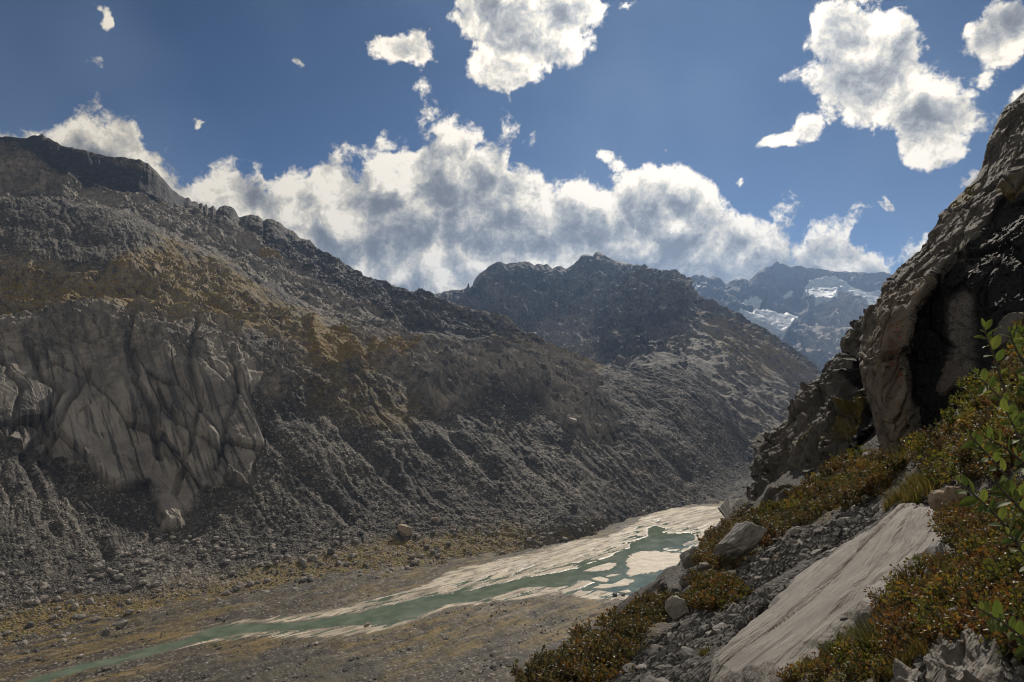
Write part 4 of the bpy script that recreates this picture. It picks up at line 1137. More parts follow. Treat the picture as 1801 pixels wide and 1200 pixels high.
def ground_z(x, y):
    x = np.asarray(x, float); y = np.asarray(y, float)
    fx = np.clip((x - _gxs[0]) / 0.12, 0, len(_gxs) - 1.001); fy = np.clip((y - _gys[0]) / 0.12, 0, len(_gys) - 1.001)
    ix, iy = fx.astype(int), fy.astype(int); fx = fx - ix; fy = fy - iy
    return (_GZ[iy, ix] * (1 - fx) + _GZ[iy, ix + 1] * fx) * (1 - fy) + (_GZ[iy + 1, ix] * (1 - fx) + _GZ[iy + 1, ix + 1] * fx) * fy
def ground_hit(px, py, off=0.0):
    """where the line of bearing (px,py) meets the ground"""
    px = np.asarray(px, float); py = np.asarray(py, float)
    best = np.full(px.shape, np.nan)
    ys = np.geomspace(2.0, 34, 150)
    prev = None
    for y in ys:
        gap = (CY - py) / F * y - (ground_z((px - CX) / F * y, np.full(px.shape, y)) + off)
        if prev is not None:
            cross = np.isnan(best) & (prev > 0) & (gap <= 0)
            best = np.where(cross, yp + (y - yp) * prev / np.where(prev - gap == 0, 1, prev - gap), best)
        prev, yp = gap, y
    return best

def mat_near_ground():
    m, t, b = new_mat('stony_soil')
    p = pos(t)
    n1 = t.noise(p, 0.9, 5, 0.6); n2 = t.noise(p, 7.0, 5, 0.65)
    moss = t.attr('moss')
    v = t.node('ShaderNodeSeparateColor', (t.voro(p, 16.0, 'F1', 'Color'),), None, 0)
    vd = t.voro(p, 16.0, 'F1')
    c = t.mix(t.ss(n2, 0.3, 0.7), (0.022, 0.02, 0.018), (0.06, 0.055, 0.05))
    c = t.mix(t.m('MULTIPLY', t.ss(v, 0.6, 0.95), t.ss(vd, 0.5, 0.3)), c, (0.14, 0.133, 0.125))
    mc = t.mix(t.ss(n2, 0.35, 0.7), (0.04, 0.032, 0.012), (0.105, 0.075, 0.028))
    c = t.mix(t.m('MULTIPLY', moss, t.ss(n1, 0.3, 0.55)), c, mc)
    t.put(b.inputs['Base Color'], c); b.inputs['Roughness'].default_value = 0.9
    t.put(b.inputs['Normal'], t.bump(t.m('ADD', n2, t.m('MULTIPLY', vd, 0.8)), 0.9, 0.05))
    return m

def mat_near_rock(name, dark, light, warm, streak_dir, k=1.0, stain=False, spec=0.35):
    m, t, b = new_mat(name)
    p = pos(t)
    dv = Vector(streak_dir).normalized()
    # stretched coordinates along the grain of the rock
    al = t.vm('DOT_PRODUCT', p, tuple(dv), out=1)
    comp = t.scale(tuple(dv), t.m('MULTIPLY', al, -0.86))
    q = t.vm('ADD', p, comp)
    n1 = t.noise(p, 0.8 * k, 6, 0.62); n2 = t.noise(q, 4.5 * k, 6, 0.68); n3 = t.noise(p, 26.0 * k, 4, 0.7)
    c = t.mix(t.ss(n1, 0.32, 0.68), dark, light)
    c = t.mix(t.m('MULTIPLY', t.ss(n2, 0.48, 0.7), 0.6), c, warm)
    c = t.mix(t.m('MULTIPLY', t.ss(n2, 0.44, 0.28), 0.75), c, tuple(0.35 * x for x in dark))
    c = t.mix(t.m('MULTIPLY', t.ss(n3, 0.55, 0.75), 0.5), c, tuple(min(1, 1.5 * x) for x in light))
    c = t.mix(t.m('MULTIPLY', t.ss(n3, 0.42, 0.25), 0.5), c, tuple(0.4 * x for x in dark))
    rgh = 0.72
    if not stain:
        q2 = t.vm('ADD', p, t.scale(tuple(dv), t.m('MULTIPLY', al, -0.95)))
        g1 = t.noise(q2, 11.0, 5, 0.7); g2 = t.noise(q2, 34.0, 3, 0.6)
        c = t.mix(t.m('MULTIPLY', t.ss(g1, 0.43, 0.36), 0.85), c, tuple(0.28 * x for x in dark))
        c = t.mix(t.m('MULTIPLY', t.ss(g2, 0.40, 0.32), 0.6), c, tuple(0.5 * x for x in dark))
        lv = t.voro(p, 14.0, 'F1')
        c = t.mix(t.m('MULTIPLY', t.ss(t.noise(p, 2.0, 2), 0.55, 0.7), t.ss(lv, 0.34, 0.24)), c, (0.07, 0.068, 0.06))
    if stain:
        s = t.attr('stain'); li = t.attr('lichen'); br = t.attr('brown'); gs = t.attr('moss'); ck = t.attr('streak')
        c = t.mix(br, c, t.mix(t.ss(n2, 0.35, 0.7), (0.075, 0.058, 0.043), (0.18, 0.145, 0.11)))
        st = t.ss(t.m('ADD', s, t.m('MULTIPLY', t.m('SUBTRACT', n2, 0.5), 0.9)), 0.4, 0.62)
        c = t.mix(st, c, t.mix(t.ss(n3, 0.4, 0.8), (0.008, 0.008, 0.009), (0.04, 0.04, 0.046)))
        c = t.mix(t.m('MULTIPLY', ck, t.ss(n3, 0.2, 0.6)), c, (0.17, 0.16, 0.155))
        vd = t.voro(p, 9.0 * k, 'F1')
        c = t.mix(t.m('MULTIPLY', t.ss(t.m('ADD', li, t.m('MULTIPLY', n1, 0.3)), 0.5, 0.9), t.ss(vd, 0.36, 0.2)), c, (0.17, 0.035, 0.022))
        c = t.mix(t.m('MULTIPLY', gs, t.ss(n1, 0.4, 0.55)), c, t.mix(t.ss(n3, 0.35, 0.65), (0.11, 0.07, 0.018), (0.06, 0.06, 0.018)))
        t.put(b.inputs['Roughness'], t.lin(st, 0, 1, 0.8, 0.66))
    else:
        b.inputs['Roughness'].default_value = rgh
    if stain:
        t.put(b.inputs['Specular IOR Level'], t.lin(st, 0, 1, 0.25, 0.12))
    else:
        b.inputs['Specular IOR Level'].default_value = spec
        dirt = t.attr('dirt')
        dm = t.ss(t.m('ADD', dirt, t.m('MULTIPLY', t.m('SUBTRACT', n1, 0.5), 1.2)), 0.35, 0.65)
        c = t.mix(t.m('MULTIPLY', dm, 0.85), c, t.mix(t.ss(n3, 0.4, 0.6), (0.03, 0.026, 0.02), (0.085, 0.068, 0.04)))
    t.put(b.inputs['Base Color'], c)
    h = t.m('ADD', t.m('MULTIPLY', n2, 1.0), t.m('MULTIPLY', n3, 0.22))
    if not stain:
        h = t.m('ADD', h, t.m('MULTIPLY', g1, 1.6))
    t.put(b.inputs['Normal'], t.bump(h, 0.9, 0.10 / k))
    return m

GRAIN = (8.5, 6.0, 8.1)
M_GROUND = mat_near_ground()
M_CLIFF = mat_near_rock('cliff_rock', (0.044, 0.042, 0.040), (0.108, 0.10, 0.091), (0.155, 0.14, 0.12), GRAIN, 0.9, True, 0.3)
M_SLAB = mat_near_rock('pale_slab', (0.115, 0.103, 0.09), (0.195, 0.175, 0.152), (0.245, 0.22, 0.19), (0.70, 0.70, 0.12), 2.2, False, 0.5)

def near_ground():
    us = np.concatenate([np.linspace(-500, 780, 40), np.arange(790, 2050, 3.1), np.linspace(2070, 2600, 14)])
    ys = np.concatenate([[0.3, 0.7, 1.1, 1.6], np.geomspace(2.0, 36, 290)])
    PX, YY = np.meshgrid(us, ys)
    X = (PX - CX) / F * YY
    # behind and below the viewer the sheet goes on
    X = X + 0
    Z = ground_z_exact(X.ravel(), YY.ravel()).reshape(X.shape)
    p = np.stack([X, YY, Z], -1).reshape(-1, 3).astype(np.float32)
    dz = 0.16 * fbm(p / 1.6, 4) + 0.05 * fbm(p / 0.35, 3)
    f1, c1 = facets(p / 0.5, 1.0)
    dz += 0.04 * f1
    p[:, 2] += dz
    spx, spy = CX + F * p[:, 0] / p[:, 1], CY - F * p[:, 2] / p[:, 1]
    p[:, 2] -= 0.3 * smooth(-poly_sdf(SLAB_POLY, spx, spy), -4, 18)
    pxv, pyv = CX + F * p[:, 0] / p[:, 1], CY - F * p[:, 2] / p[:, 1]
    wob = fbm(p / 1.2, 3)
    def mk(poly, soft=14): return smooth(-poly_sdf(poly, pxv, pyv) + wob * 20, -soft, soft)
    moss = np.maximum.reduce([mk(z) for z in (ZONE_MID, ZONE_RIGHT, ZONE_LOW, ZONE_EDGE, ZONE_CORNER)])
    V, U = X.shape
    me = mesh_from('hillside', p, grid_faces(V, U), M_GROUND, {'moss': moss})
    link('hillside', me, kind='structure', category='ground', label='steep dark stony hillside falling away towards the valley in front')

SLAB_L = [(1238,1225),(1246,1190),(1272,1140),(1302,1110),(1345,1070),(1395,1018),(1428,995),(1486,962),(1545,927),(1588,894),(1614,882)]
SLAB_R = [(1385,1225),(1405,1188),(1448,1148),(1506,1098),(1545,1077),(1564,1046),(1594,1020),(1634,1000),(1698,980),(1690,935),(1665,892)]
SLAB_POLY = SLAB_L + SLAB_R[::-1]
ZONE_MID = [(1235,1000),(1258,955),(1330,912),(1400,865),(1480,815),(1560,798),(1610,806),(1560,860),(1480,905),(1410,928),(1350,960),(1300,990),(1270,1010)]
ZONE_RIGHT = [(1600,806),(1680,755),(1730,690),(1760,600),(1830,540),(1830,800),(1750,860),(1700,850),(1640,850)]
ZONE_LOW = [(1545,1062),(1600,1018),(1690,985),(1660,930),(1700,900),(1830,860),(1830,1160),(1740,1130),(1640,1140),(1560,1120)]
ZONE_EDGE = [(930,1215),(1000,1170),(1080,1105),(1140,1068),(1200,1062),(1190,1090),(1130,1130),(1080,1190),(1060,1215)]
ZONE_CORNER = [(1395,1215),(1450,1150),(1510,1105),(1560,1120),(1600,1150),(1560,1215)]
ZONE_RUBBLE = [(1050,1215),(1120,1140),(1190,1090),(1230,1060),(1300,1005),(1360,965),(1440,925),(1520,895),(1560,905),(1540,930),(1480,962),(1395,1015),(1300,1112),(1240,1215)]
near_ground()

def vloft(lines, pys, segs, back=()):
    """lines: polylines (py, px, depth) from left to right -> grid (len(pys), U, 3)"""
    K = len(lines); pys = np.asarray(pys, float)
    PXk = np.zeros((K, len(pys))); Yk = np.zeros((K, len(pys)))
    for k, l in enumerate(lines):
        l = np.asarray(l, float); c = np.clip(pys, l[0, 0], l[-1, 0])
        PXk[k] = np.interp(pys, l[:, 0], l[:, 1]) if k == 0 else pchip(l[:, 0], l[:, 1:2], c)[:, 0]
        Yk[k] = pchip(l[:, 0], l[:, 2:3], c)[:, 0]
    v = np.concatenate([np.arange(n) / n + k for k, n in enumerate(segs)] + [[K - 1]])
    px = pchip(np.arange(K), PXk, v); yy = pchip(np.arange(K), Yk, v)
    PY = np.broadcast_to(pys[None, :], px.shape)
    G = W(px, PY, yy)
    # wrap round behind the left edge
    add = []
    for dy, dpx in back:
        add.append(W(px[0] + dpx, pys, yy[0] + dy))
    if add:
        G = np.concatenate([np.array(add), G], 0)
        px = np.concatenate([np.repeat(px[:1], len(add), 0), px], 0); PY = np.concatenate([np.repeat(PY[:1], len(add), 0), PY], 0)
    return G, px, PY

def near_cliff():
    L0 = [(120,1850,26),(150,1815,26),(165,1801,26),(187,1771,25.5),(203,1759,25),(230,1751,24.5),(240,1741,24.3),(257,1739,24),(287,1729,24),(317,1718,23.5),(337,1694,23.5),(360,1668,23),(378,1651,23),(410,1636,22.5),(427,1628,22.5),(457,1598,22),(483,1574,21.5),(507,1558,21),(527,1546,20.5),(545,1534,20),(560,1523,19.7),(600,1514,19.3),(640,1512,19),(700,1525,18.3),(760,1542,17.6),(800,1553,17.2),(850,1560,17)]
    L1 = [(120,1875,24.3),(300,1760,22.3),(420,1670,21.2),(500,1597,19.3),(560,1556,18.4),(640,1543,17.8),(700,1555,17.2),(800,1580,16.5),(850,1590,16.3)]
    L2 = [(120,1900,23.3),(300,1790,21.2),(420,1700,20.2),(490,1640,18.6),(560,1600,18),(620,1590,17.6),(680,1592,17.2),(760,1612,16.5),(850,1630,16.3)]
    L3 = [(120,1915,22.9),(300,1810,20.9),(420,1715,20.0),(490,1652,19.2),(560,1610,18.9),(620,1600,18.6),(680,1602,18.1),(760,1622,17.2),(850,1640,16.8)]
    L4 = [(120,1990,21.5),(300,1870,19.8),(420,1780,18.8),(490,1710,18.5),(560,1680,18.2),(620,1670,17.8),(680,1670,17.2),(760,1680,16.4),(850,1700,16)]
    L5 = [(120,2060,19),(300,1950,18),(420,1870,17),(490,1820,17),(560,1790,16.6),(620,1780,16),(680,1770,15.4),(760,1770,14.5),(850,1790,14)]
    L6 = [(120,2230,15),(300,2150,14),(500,2100,13),(700,2000,12),(850,2000,11)]
    pys = np.arange(122, 850, 1.9)
    G, PX, PY = vloft([L0, L1, L2, L3, L4, L5, L6], pys, [50, 36, 12, 62, 60, 24], back=((14, 60), (7, 40), (3, 22), (1.2, 8), (0.4, 2)))
    V, U = G.shape[:2]; nrm = grid_normals(G)
    if nrm[V // 3, U // 2, 0] > 0: nrm = -nrm
    p = G.reshape(-1, 3).astype(np.float32); n = nrm.reshape(-1, 3).astype(np.float32)
    X, Y = PX.ravel(), PY.ravel()
    d = near_relief(p, 1.0) * 0.5
    fade = np.ones((V, U), np.float32); fade[:5] = 0.5; fade[5:15] = np.linspace(.5, 1, 10)[:, None]
    p2 = p + n * (d * fade.ravel())[:, None]
    wob = fbm(p / 1.5, 4)
    def mk(poly, soft=8, w=12): return smooth(-poly_sdf(poly, X, Y) + wob * w, -soft, soft)
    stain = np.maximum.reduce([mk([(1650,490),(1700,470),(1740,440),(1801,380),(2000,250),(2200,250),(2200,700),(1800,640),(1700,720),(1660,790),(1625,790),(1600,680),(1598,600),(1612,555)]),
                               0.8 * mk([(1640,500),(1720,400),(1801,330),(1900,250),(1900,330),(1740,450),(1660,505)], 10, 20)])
    streak = mk([(1675,540),(1705,530),(1712,600),(1705,660),(1680,655),(1672,600)], 12, 10) * 0.85
    brown = mk([(1514,600),(1560,520),(1620,490),(1640,500),(1598,560),(1590,640),(1600,720),(1620,850),(1550,850),(1530,760)], 10, 10) * 0.8
    lichen = mk([(1560,575),(1590,565),(1592,640),(1590,690),(1572,680),(1566,620)], 8, 10) * 0.9
    moss = mk([(1750,330),(1801,285),(1830,275),(1830,320),(1780,345)], 4, 8) + 0.8 * mk([(1672,360),(1720,318),(1722,330),(1680,372)], 3, 5)
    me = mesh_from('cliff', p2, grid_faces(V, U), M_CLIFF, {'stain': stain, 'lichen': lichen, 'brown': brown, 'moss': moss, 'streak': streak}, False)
    link('cliff', me, kind='structure', category='cliff', label='towering dark cliff on the right with black wet overhang and brown pillar')

def near_relief(p, k):
    """jointed near rock, metres; grain runs up to the right"""
    g = np.array(GRAIN, np.float32); g /= np.linalg.norm(g)
    a = p @ g
    q = p - 0.62 * a[:, None] * g[None]
    wv = np.stack([perlin(p / 1.9 + 3), perlin(p / 1.9 + 43), perlin(p / 1.9 + 83)], 1)
    q = q + wv * 0.35
    f1, c1 = facets(q / (1.5 * k) , 1.5)
    f2, c2 = facets(q / (0.55 * k) + 7, 1.4)
    f3, c3 = facets(p / (0.21 * k) + 3, 1.3)
    d = 0.32 * fbm(p / 3.2, 3) + 0.22 * f1 + 0.14 * f2 + 0.06 * f3 + 0.03 * fbm(q / 0.12, 3)
    d -= 0.22 * np.clip(c1 * 2.6 - 1.6, 0, 1) + 0.09 * np.clip(c2 * 2.4 - 1.4, 0, 1)
    d += 0.10 * (ridged(q / (0.7 * k), 4) - 0.8)
    return (d * k).astype(np.float32)
near_cliff()

def outcrop():
    O0 = [(535,1560,29),(545,1540,29),(566,1520,29),(582,1500,29),(590,1486,29.3),(602,1477,29.5),(625,1480,29.5),(643,1459,30),(663,1445,30.3),(692,1427,30.5),(705,1404,30.5),(720,1387,30.3),(735,1372,30),(761,1346,29.8),(781,1336,29.3),(813,1328,28.5),(851,1328,27.5),(875,1296,26.8),(898,1266,26.3),(912,1254,26),(937,1255,25.2),(975,1262,24.4)]
    O1 = [(535,1580,26.3),(600,1520,26.3),(660,1490,26.6),(720,1440,26.6),(781,1390,26),(851,1372,25),(912,1300,24.2),(975,1300,23.2)]
    O2 = [(535,1620,23.5),(600,1570,23.3),(660,1540,23.4),(720,1500,23.2),(781,1452,22.9),(851,1422,22.2),(912,1352,22),(975,1345,21)]
    O3 = [(535,1700,22.5),(660,1620,21.8),(720,1580,21.5),(781,1540,20.8),(851,1492,20.2),(912,1422,19.5),(975,1400,18.8)]
    pys = np.arange(536, 975, 1.9)
    G, PX, PY = vloft([O0, O1, O2, O3], pys, [60, 52, 40], back=((12, 50), (6, 30), (2.5, 15), (1, 6), (0.35, 1.5)))
    V, U = G.shape[:2]; nrm = grid_normals(G)
    if nrm[V // 3, U // 2, 0] > 0: nrm = -nrm
    p = G.reshape(-1, 3).astype(np.float32); n = nrm.reshape(-1, 3).astype(np.float32)
    X, Y = PX.ravel(), PY.ravel()
    d = near_relief(p, 1.7) * 1.1
    # beds that step down to the left
    g = np.array([0.45, 0.2, -0.87], np.float32)
    lay = (p @ g + 0.5 * fbm(p / 2.5, 3)) / 0.9
    fr = lay - np.floor(lay)
    d += 0.38 * (smooth(fr, 0, 0.8) * (1 - smooth(fr, 0.85, 1.0)) - 0.4)
    fade = np.ones((V, U), np.float32); fade[:5] = 0.45; fade[5:14] = np.linspace(.45, 1, 9)[:, None]
    p2 = p + n * (d * fade.ravel())[:, None]
    wob = fbm(p / 1.5, 4)
    def mk(poly, soft=5, w=10): return smooth(-poly_sdf(poly, X, Y) + wob * w, -soft, soft)
    moss = np.maximum.reduce([mk([(1450,790),(1490,745),(1525,700),(1540,720),(1520,770),(1470,800)]), mk([(1370,860),(1400,835),(1420,850),(1390,880)], 4, 14) * .8, mk([(1380,800),(1440,760),(1448,766),(1385,815)], 3, 8) * .7])
    z0 = np.zeros(len(p))
    stain = 0.75 * mk([(1515,620),(1535,640),(1545,800),(1500,800),(1520,720)], 5, 8) + 0.6 * mk([(1340,780),(1370,770),(1375,810),(1350,830)], 8, 8)
    me = mesh_from('rock_outcrop', p2, grid_faces(V, U), M_CLIFF, {'stain': stain, 'lichen': z0, 'brown': z0, 'moss': moss, 'streak': z0}, False)
    link('rock_outcrop', me, kind='structure', category='outcrop', label='grey jointed rock outcrop stepping down left below the tall cliff')
outcrop()

def slab(name, left, right, nu, nv, lift, label, mat, grainlen, cat='rock slab', wrinkle=0.0):
    """a bare slab lying on the hillside, between two edge lines given as bearings"""
    def samp(line, n):
        l = np.asarray(line, float); s = np.concatenate([[0], np.cumsum(np.hypot(*np.diff(l, axis=0).T))]); s /= s[-1]
        t = np.linspace(0, 1, n); return np.stack([np.interp(t, s, l[:, 0]), np.interp(t, s, l[:, 1])], 1)
    A, B = samp(left, nu), samp(right, nu)
    t = np.linspace(0, 1, nv)
    Q = A[None] * (1 - t)[:, None, None] + B[None] * t[:, None, None]
    px, py = Q[..., 0].ravel(), Q[..., 1].ravel()
    y = ground_hit(px, py, 0.0)
    ok = ~np.isnan(y); y = np.where(ok, y, np.nanmean(y))
    p = W(px, py, y).astype(np.float32)
    G = p.reshape(nv, nu, 3); nrm = grid_normals(G)
    if nrm[nv // 2, nu // 2, 2] < 0: nrm = -nrm
    n = nrm.reshape(-1, 3)
    tt = np.repeat(t, nu); uu = np.tile(np.linspace(0, 1, nu), nv)
    edge = np.minimum(np.minimum(tt, 1 - tt) * 9, np.minimum(uu, 1 - uu) * 14)
    edge = np.sqrt(np.clip(edge + 0.35 * fbm(p / 0.4, 4), 0, 1))
    ga = p[:, 0] * grainlen[0] + p[:, 1] * grainlen[1] + p[:, 2] * grainlen[2]
    gd = np.array(grainlen, np.float32)
    q = p - 0.93 * ga[:, None] * gd[None]
    d = lift * edge - 0.10 * (1 - edge) + 0.014 * (ridged(q / 0.22, 4, 0.6) - 0.8) * edge + 0.006 * fbm(q / 0.05, 3) + 0.03 * fbm(p / 1.6, 2)
    f1, c1 = facets(q / 0.62 + 4, 1.2)
    d += edge * (0.03 * f1 - 0.05 * np.clip(c1 * 3.0 - 2.0, 0, 1))
    if wrinkle:
        w = ridged((q + 0.06 * np.stack([fbm(p / .3, 2)] * 3, 1)) / 0.20, 3)
        d += wrinkle * (w - 0.7) * edge
    p2 = p + n * d[:, None]
    me = mesh_from(name, p2, grid_faces(nv, nu), mat, {'dirt': np.clip(1 - edge * 1.1, 0, 1) + 0.0})
    return link(name, me, category=cat, label=label)

_gd = Vector((0.70, 0.70, 0.12)).normalized()
slab('rock_slab', SLAB_L, SLAB_R, 360, 180, 0.10,
     'long pale striated rock slab sloping across the lower right foreground', M_SLAB, tuple(_gd))
slab('rock_slab', [(1540,1225),(1580,1190),(1625,1165),(1670,1150),(1720,1135)], [(1800,1235),(1800,1200),(1795,1175),(1785,1155),(1770,1140)], 140, 90, 0.06,
     'wrinkled grey rock slab at the bottom edge under the orange shrub', M_SLAB, tuple(_gd), wrinkle=0.09)

# ------------------------------------------------------------------ near stones and boulders
M_NSTONE = mat_boulder('near_stone', (0.07, 0.068, 0.066), (0.165, 0.158, 0.15), 2.2, 0.04, (0.17, 0.15, 0.13))
M_NSTONE_LT = mat_boulder('near_pale_stone', (0.15, 0.145, 0.138), (0.29, 0.277, 0.26), 2.2, 0.04, (0.30, 0.27, 0.235))
M_NSTONE_BR = mat_boulder('near_brown_stone', (0.13, 0.10, 0.075), (0.30, 0.24, 0.18), 2.2, 0.04, (0.26, 0.19, 0.12))
M_NSTONE_DK = mat_boulder('near_dark_stone', (0.045, 0.043, 0.042), (0.11, 0.105, 0.10), 2.2, 0.04, (0.09, 0.07, 0.06))

def near_point(px, py, off=0.0):
    y = float(ground_hit(np.array([px]), np.array([py]), off)[0])
    return W(px, py, y)

def place_rock(px, py, wpx, hpx, mat, lab, seed, tilt=0.0, yaw=0.0, depth=None, thick=0.8, sub=4, name='boulder', lift=0.62):
    """a boulder about wpx by hpx seen from the viewpoint, resting on the ground"""
    if depth is None:
        q = near_point(px, py + hpx * 0.35)
    else:
        q = W(px, py + hpx * 0.35, depth)
    y = q[1]
    a, h = wpx / 2 / F * y, hpx / 2 / F * y
    me = rock_mesh(name, seed, mat, sub, 0.95, (1, 1, 1))
    co = np.zeros(len(me.vertices) * 3); me.vertices.foreach_get('co', co); co = co.reshape(-1, 3)
    f1, c1 = facets((co * 1.7 + seed).astype(np.float32), 1.4)
    co = co * (1 + 0.07 * f1 - 0.05 * np.clip(c1 * 2 - 1, 0, 1) + 0.03 * fbm((co * 6).astype(np.float32), 3))[:, None]
    ext = np.abs(co).max(0); co = co / ext
    co *= np.array([a, thick * max(a, h) * 0.9, h])
    ct, st = math.cos(tilt), math.sin(tilt)
    co = np.stack([co[:, 0] * ct - co[:, 2] * st, co[:, 1], co[:, 0] * st + co[:, 2] * ct], 1)
    me.vertices.foreach_set('co', co.ravel()); me.update()
    o = link(name, me, category='boulder' if name == 'boulder' else 'stone', label=lab)
    o.location = q + np.array([0, 0.3 * a, lift * h]); o.rotation_euler = (0, 0, yaw)
    return o

NAMED_ROCKS = [
 (1192,1075,52,50,M_NSTONE_LT,'angular pale boulder standing in the dark rubble near the slope edge',-0.5),
 (1218,985,52,40,M_NSTONE,'grey block at the brink of the slope above the lake',0.3),
 (1168,1034,24,28,M_NSTONE,'dark grey rounded boulder leaning over the slope edge',0.2),
 (1212,1022,36,34,M_NSTONE,'cracked grey boulder between the edge block and the rubble',0.1),
 (1240,1000,28,26,M_NSTONE,'small grey boulder tucked under the long tilted one',0.5),
 (1188,1042,18,20,M_NSTONE_DK,'small dark stone wedged below the cracked boulder',0.3),
 (1215,1060,18,16,M_NSTONE_LT,'small square pale stone beside the angular boulder',0.6),
 (1525,1096,36,42,M_NSTONE,'grey boulder with upright face at the lower side of the pale slab',0.1),
 (1492,1093,28,18,M_NSTONE_DK,'dark reddish stone half hidden at the lower slab edge',0.2),
 (1672,880,64,62,M_NSTONE_BR,'warm brown boulder overhanging the top of the pale slab',0.7),
 (1402,937,30,20,M_NSTONE_LT,'squared pale stone at the upper edge of the rubble',0.25),
 (1417,947,22,20,M_NSTONE_LT,'pale wedge stone touching the squared one',0.9),
 (1400,958,24,16,M_NSTONE,'rounded grey stone below the squared pale one',0.0),
 (1445,935,28,14,M_NSTONE,'flat grey stone in the rubble above the slab',0.3),
 (1487,918,30,18,M_NSTONE_LT,'pale stone highest in the row of rubble',0.4),
 (1470,905,18,14,M_NSTONE,'grey stone beside the shrubs at the top of the rubble',0.0),
 (1525,877,22,14,M_NSTONE_LT,'pale stone lying in grass right of the autumn shrubs',0.3),
 (1432,858,34,18,M_NSTONE_LT,'whitish stone poking out of the shrub carpet',0.3),
 (1410,880,14,10,M_NSTONE,'small grey stone among orange leaves',0.0),
 (1367,983,16,12,M_NSTONE_BR,'small brown stone in the dark rubble',0.3),
 (1320,1030,18,16,M_NSTONE,'grey stone in the rubble below the long tilted boulder',0.0),
 (1215,1125,16,18,M_NSTONE_LT,'pale upright stone in the darkest part of the rubble',0.3),
 (1155,1175,24,22,M_NSTONE,'grey stone near the bottom edge in the dark gravel',0.1),
 (1240,1148,20,20,M_NSTONE_LT,'pale stone near the green tuft in the rubble',0.0),
 (1720,1003,62,22,M_NSTONE,'flat grey rock between the shrubs right of the slab',0.15),
 (1648,1010,44,22,M_NSTONE_DK,'dark tilted slate stone at the lower slab corner',-0.35),
 (1682,998,34,16,M_NSTONE,'grey stone beside the dark tilted slate',0.2),
 (1735,1062,30,24,M_NSTONE_LT,'whitish angular stone behind the orange shrub twigs',0.5),
 (1700,1105,24,16,M_NSTONE_LT,'pale stone inside the orange shrub',0.6),
 (1596,1097,16,12,M_NSTONE,'small grey stone on the mossy ground below the slab',0.0),
 (1574,1122,20,14,M_NSTONE_DK,'dark small stone right of the grass tuft',0.0),
 (1636,1160,30,18,M_NSTONE_LT,'pale stone lying against the wrinkled slab',0.8),
 (1460,1145,34,30,M_NSTONE,'grey pointed stone at the lower left end of the moss',0.5),
 (1605,1185,16,12,M_NSTONE_LT,'small pale stone in front of the wrinkled slab',0.0),
 (1725,920,40,26,M_NSTONE,'grey stone with pale vein right of the brown boulder',0.2),
 (1712,945,26,40,M_NSTONE,'upright grey stone beside the small grass clump',0.1),
 (1500,815,34,16,M_NSTONE_LT,'flat pale stone below the brown pillar',0.1),
 (1540,800,40,14,M_NSTONE,'low grey stone at the foot of the brown pillar',0.05),
 (1510,828,12,18,M_NSTONE_LT,'small upright pale stone in the grass below the pillar',0.1),
]
LANDMARKS = [(1301,972,'long tilted boulder'),(1192,1075,'angular pale boulder'),(1432,858,'whitish stone'),(1525,877,'pale stone in grass'),(1402,937,'squared pale stone'),(1672,880,'warm brown boulder'),
 (1545,1160,'round grass tuft'),(1525,1096,'upright grey boulder'),(1720,1003,'flat grey rock'),(1735,1062,'whitish angular stone'),(1700,1105,'pale stone'),(1640,1170,'wrinkled slab'),(1700,648,'large boulder by the overhang'),
 (1560,800,'foot of the brown pillar'),(1725,920,'stone with pale vein'),(1218,985,'block on the brink'),(1155,1175,'grey stone at the bottom edge'),(968,1190,'cracked ledge rock'),(1030,1140,'grey rock rim'),(1125,1062,'thin dark rock rim'),(1487,918,'highest pale rubble stone'),(1320,1030,'lower rubble stone'),(1460,1145,'pointed grey stone'),(1350,915,'outcrop foot'),(1790,760,'green leaf stems'),(1790,950,'lower green leaf stems')]
def beside(px, py, marks=None):
    m = min(marks or LANDMARKS, key=lambda q: (q[0] - px) ** 2 + (q[1] - py) ** 2)
    dx, dy = px - m[0], py - m[1]; far = math.hypot(dx, dy) > 45
    w = ('right of' if dx > 0 else 'left of') if abs(dx) > abs(dy) else ('below' if dy > 0 else 'above')
    return ('some way ' if far else 'just ') + w + ' the ' + m[2]

